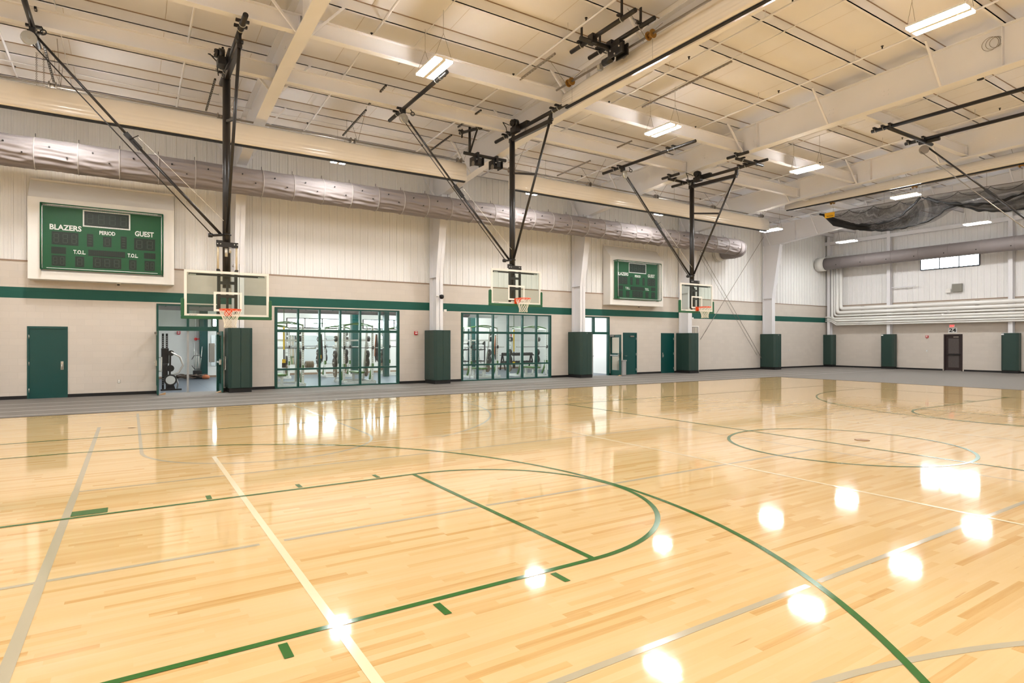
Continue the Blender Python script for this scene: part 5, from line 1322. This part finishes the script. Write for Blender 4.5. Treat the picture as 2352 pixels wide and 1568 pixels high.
# handle rack
t = thing('handle_rack', 'black wall rack hung with cable handles behind the second window wall', 'handle rack', (17.3,31.4,0))
for zz in (1.25, .55): obj('rail', MB().box(-.9,.9,-.03,.03,zz-.03,zz+.03), M['black'], t)
for x in (-.85, .85): obj('leg', MB().box(x-.03,x+.03,-.03,.03,0,1.75).box(x-.03,x+.03,-.3,.3,0,.05), M['black'], t)
obj('top_bar', MB().tube((-.9,0,1.6),(.9,0,1.6),.02,8), M['black'], t)
for k in range(5):
    x = -.7+.35*k; obj('peg', MB().tube((x,0,1.6),(x,-.2,1.72),.02,8).disc((x,-.1,1.6),.07,.05,(1,0,0),10), M['black'], t)
for k in range(4):
    x = 17.3-.55+.36*k
    o = tag(obj('rowing_grip', MB().path([(x-.1,31.3,1.2),(x,31.3,1.32),(x+.1,31.3,1.2),(x-.1,31.3,1.2)], .012, 6).path([(x-.1,31.3,1.2),(x-.13,31.3,.9),(x-.08,31.3,.62)], .010, 6).path([(x-.12,31.3,.6),(x,31.3,.42),(x+.04,31.3,.6),(x-.12,31.3,.6)], .012, 6), M['dark']), 'black cable handle hanging on the handle rack, %s from the left' % ORD[k], 'handle', 'handles on the handle rack')
# machine inside the door
t = thing('cable_machine', 'black perforated cable machine with bent silver arm inside the open double door', 'exercise machine')
for x in (.98, 1.10): 
    up = obj('upright', MB().box(x-.035,x+.035,24.6,24.68,.0,2.02), M['black'], t)
    B = MB()
    for k in range(26): B.disc((x,24.598,.2+k*.068),.012,.006,(0,1,0),8)
    obj('upright_holes', B, M['wtext'], up)
obj('carriage', MB().box(.92,1.16,24.5,24.62,.95,1.5).box(.95,1.12,24.45,24.55,.45,.95), M['black'], t, .02)
obj('pulley', MB().disc((1.22,24.42,1.32),.10,.06,(0,1,0),20).disc((1.2,24.42,.78),.12,.06,(0,1,0),20), M['black'], t)
obj('swing_post', MB().bar((1.2,24.45,1.32),(1.18,24.45,.4),.07,.06), M['black'], t)
for dy in (0, .14): obj('bent_arm', MB().path([(1.22,24.4+dy,1.36),(1.50,24.4+dy,1.18),(1.60,24.4+dy,.88),(1.46,24.4+dy,.62),(1.25,24.4+dy,.52)], .028, 8), M['silver'], t)
obj('foot_frame', MB().box(.9,1.55,24.35,24.43,.0,.05).prism([(1.05,.05),(1.35,.05),(1.27,.3),(1.13,.3)], 24.38, 24.5, 1), M['black'], t)
obj('seat_rail', MB().path([(1.25,24.5,.45),(1.4,24.55,.38),(1.45,24.6,.2),(1.42,24.6,.05)], .03, 8), M['silver'], t)
wp = wplate((1.2,24.34,.37), .205, 'iron', 'black weight plate with a white disc on the machine inside the open double door', None, PI/2)
obj('plate_face', MB().disc((-.03,0,0),.15,.01,(1,0,0),28), M['rackw'], wp)
# ropes, bar holder, hung pad
B = MB()
random.seed(3)
for k in range(7):
    pts = [(1.75+.16*i+.05*random.random(), 31.2+.35*math.sin(i*1.3+k)+.1*random.random(), .03+.09*abs(math.sin(i*.7+k*1.7))+.015*k) for i in range(9)]
    B.path(pts, .024, 6)
tag(obj('battle_rope', B, M['rope']), 'heap of brown battle rope on the floor inside the open double door', 'rope')
tag(obj('sandbag', MB().lathe([(.0,0),(.14,.02),(.17,.09),(.12,.17),(0,.2)], (2.95,30.9,0), 14), M['clotho'], None), 'small tan bag on the floor beside the heap of rope', 'bag')
t = thing('bar_holder', 'black bar holder with upright bars before the left green column of the weight room', 'bar holder', (2.62,31.4,0))
obj('holder_box', MB().box(-.16,.2,-.15,.15,0,.38), M['black'], t, .01)
for k, (dx, tl, h_) in enumerate(((-.08,-.05,1.7),(.0,.0,1.3),(.1,.12,1.5),(.05,.03,1.15))):
    o = tag(obj('steel_bar', MB().tube((2.62+dx,31.4,.1),(2.62+dx+tl,31.4,h_),.016,8), M['chrome']), 'steel bar standing in the black bar holder, %s' % ['tallest','the straight one','leaning right','shortest'][k], 'bar')
t = thing('curl_bar', 'steel curl bar hanging beside the black bar holder', 'curl bar', (2.62,31.3,0))
obj('bar_shaft', MB().path([(-.22,0,.9),(-.12,0,1.08),(.12,0,1.08),(.2,0,.95)], .014, 6).path([(-.22,0,.62),(-.1,0,.45),(.12,0,.45)], .014, 6), M['black'], t)
obj('bar_frame', MB().box(-.06,-.04,-.02,.02,.5,1.2).box(.08,.1,-.02,.02,.5,1.1), M['silver'], t)
tag(obj('hung_pad', MB().box(3.15,3.4,31.6,31.7,.75,1.65), M['galv'], None, .02), 'grey padded roll strapped to the left green column of the weight room', 'pad')
alarm((1.92,WYB,2.15), 0, 'red fire alarm on the white wall seen through the open double door')
alarm((20.6,WYB,2.15), 0, 'red fire alarm on the white wall above the dumbbell rack')
tag(obj('wall_bell', MB().disc((2.62,31.95,1.85),.07,.10,(0,1,0),16).tube((2.62,31.9,1.85),(2.85,31.9,1.86),.02,8), M['red']), 'small red fitting on the white wall seen through the open double door', 'fitting')
tag(obj('wall_pipe', MB().tube((2.6,31.95,1.9),(2.6,31.95,WZ),.03,8), M['rackw']), 'white vertical pipe above the red fitting in the weight room', 'pipe')
def mirror(x0, x1, label):
    t = thing('wall_mirror', label, 'mirror'); obj('mirror_glass', MB().box(x0,x1,WYB-.015,WYB-.005,.55,2.05), mat('mirror', (225,232,236), .03, metal=1.0, var=0), t)
mirror(3.3, 5.4, 'frameless mirror on the back wall of the weight room, left one'); mirror(6.9, 9.6, 'frameless mirror on the back wall of the weight room, middle one')
# kit bag by the glazed door
t = thing('kit_bag', 'black bag with a raised strap on the floor inside the open glazed door', 'bag', (20.05,24.2,0))
obj('bag_body', MB().box(-.28,.2,-.14,.14,0,.2).box(-.3,-.1,-.16,.1,.18,.3), M['dark'], t, .04); obj('bag_strap', MB().path([(-.02,0,.18),(.04,0,.42),(.1,0,.5),(.16,0,.42),(.22,0,.16)], .014, 6), M['dark'], t)

# ------------------------------------------------------------------ outside, camera, render
w = bpy.data.worlds.new('sky'); sc.world = w; w.use_nodes = True; nt = w.node_tree
bg = nt.nodes['Background']; bg.inputs['Color'].default_value = (.80,.90,1.0,1); bg.inputs['Strength'].default_value = 30.0
cam = bpy.data.cameras.new('camera'); cam.sensor_width = 36; cam.lens = 36*1367.6/2352; cam.clip_end = 200
co = bpy.data.objects.new('camera', cam); COL.objects.link(co)
co.location = (0,0,1.736); co.rotation_euler = (PI/2,0,-math.radians(32.66)); sc.camera = co
sc.view_settings.view_transform = 'Standard'; sc.view_settings.look = 'None'; sc.view_settings.gamma = 1; sc.view_settings.use_curve_mapping = False
sc.view_settings.exposure = 0.0
try:
    sc.cycles.use_denoising = True; sc.cycles.denoiser = 'OPENIMAGEDENOISE'
    sc.cycles.max_bounces = 8; sc.cycles.diffuse_bounces = 4; sc.cycles.glossy_bounces = 4; sc.cycles.transparent_max_bounces = 16; sc.cycles.transmission_bounces = 4
    sc.cycles.caustics_reflective = False; sc.cycles.caustics_refractive = False; sc.cycles.sample_clamp_indirect = 12.0
except Exception: pass
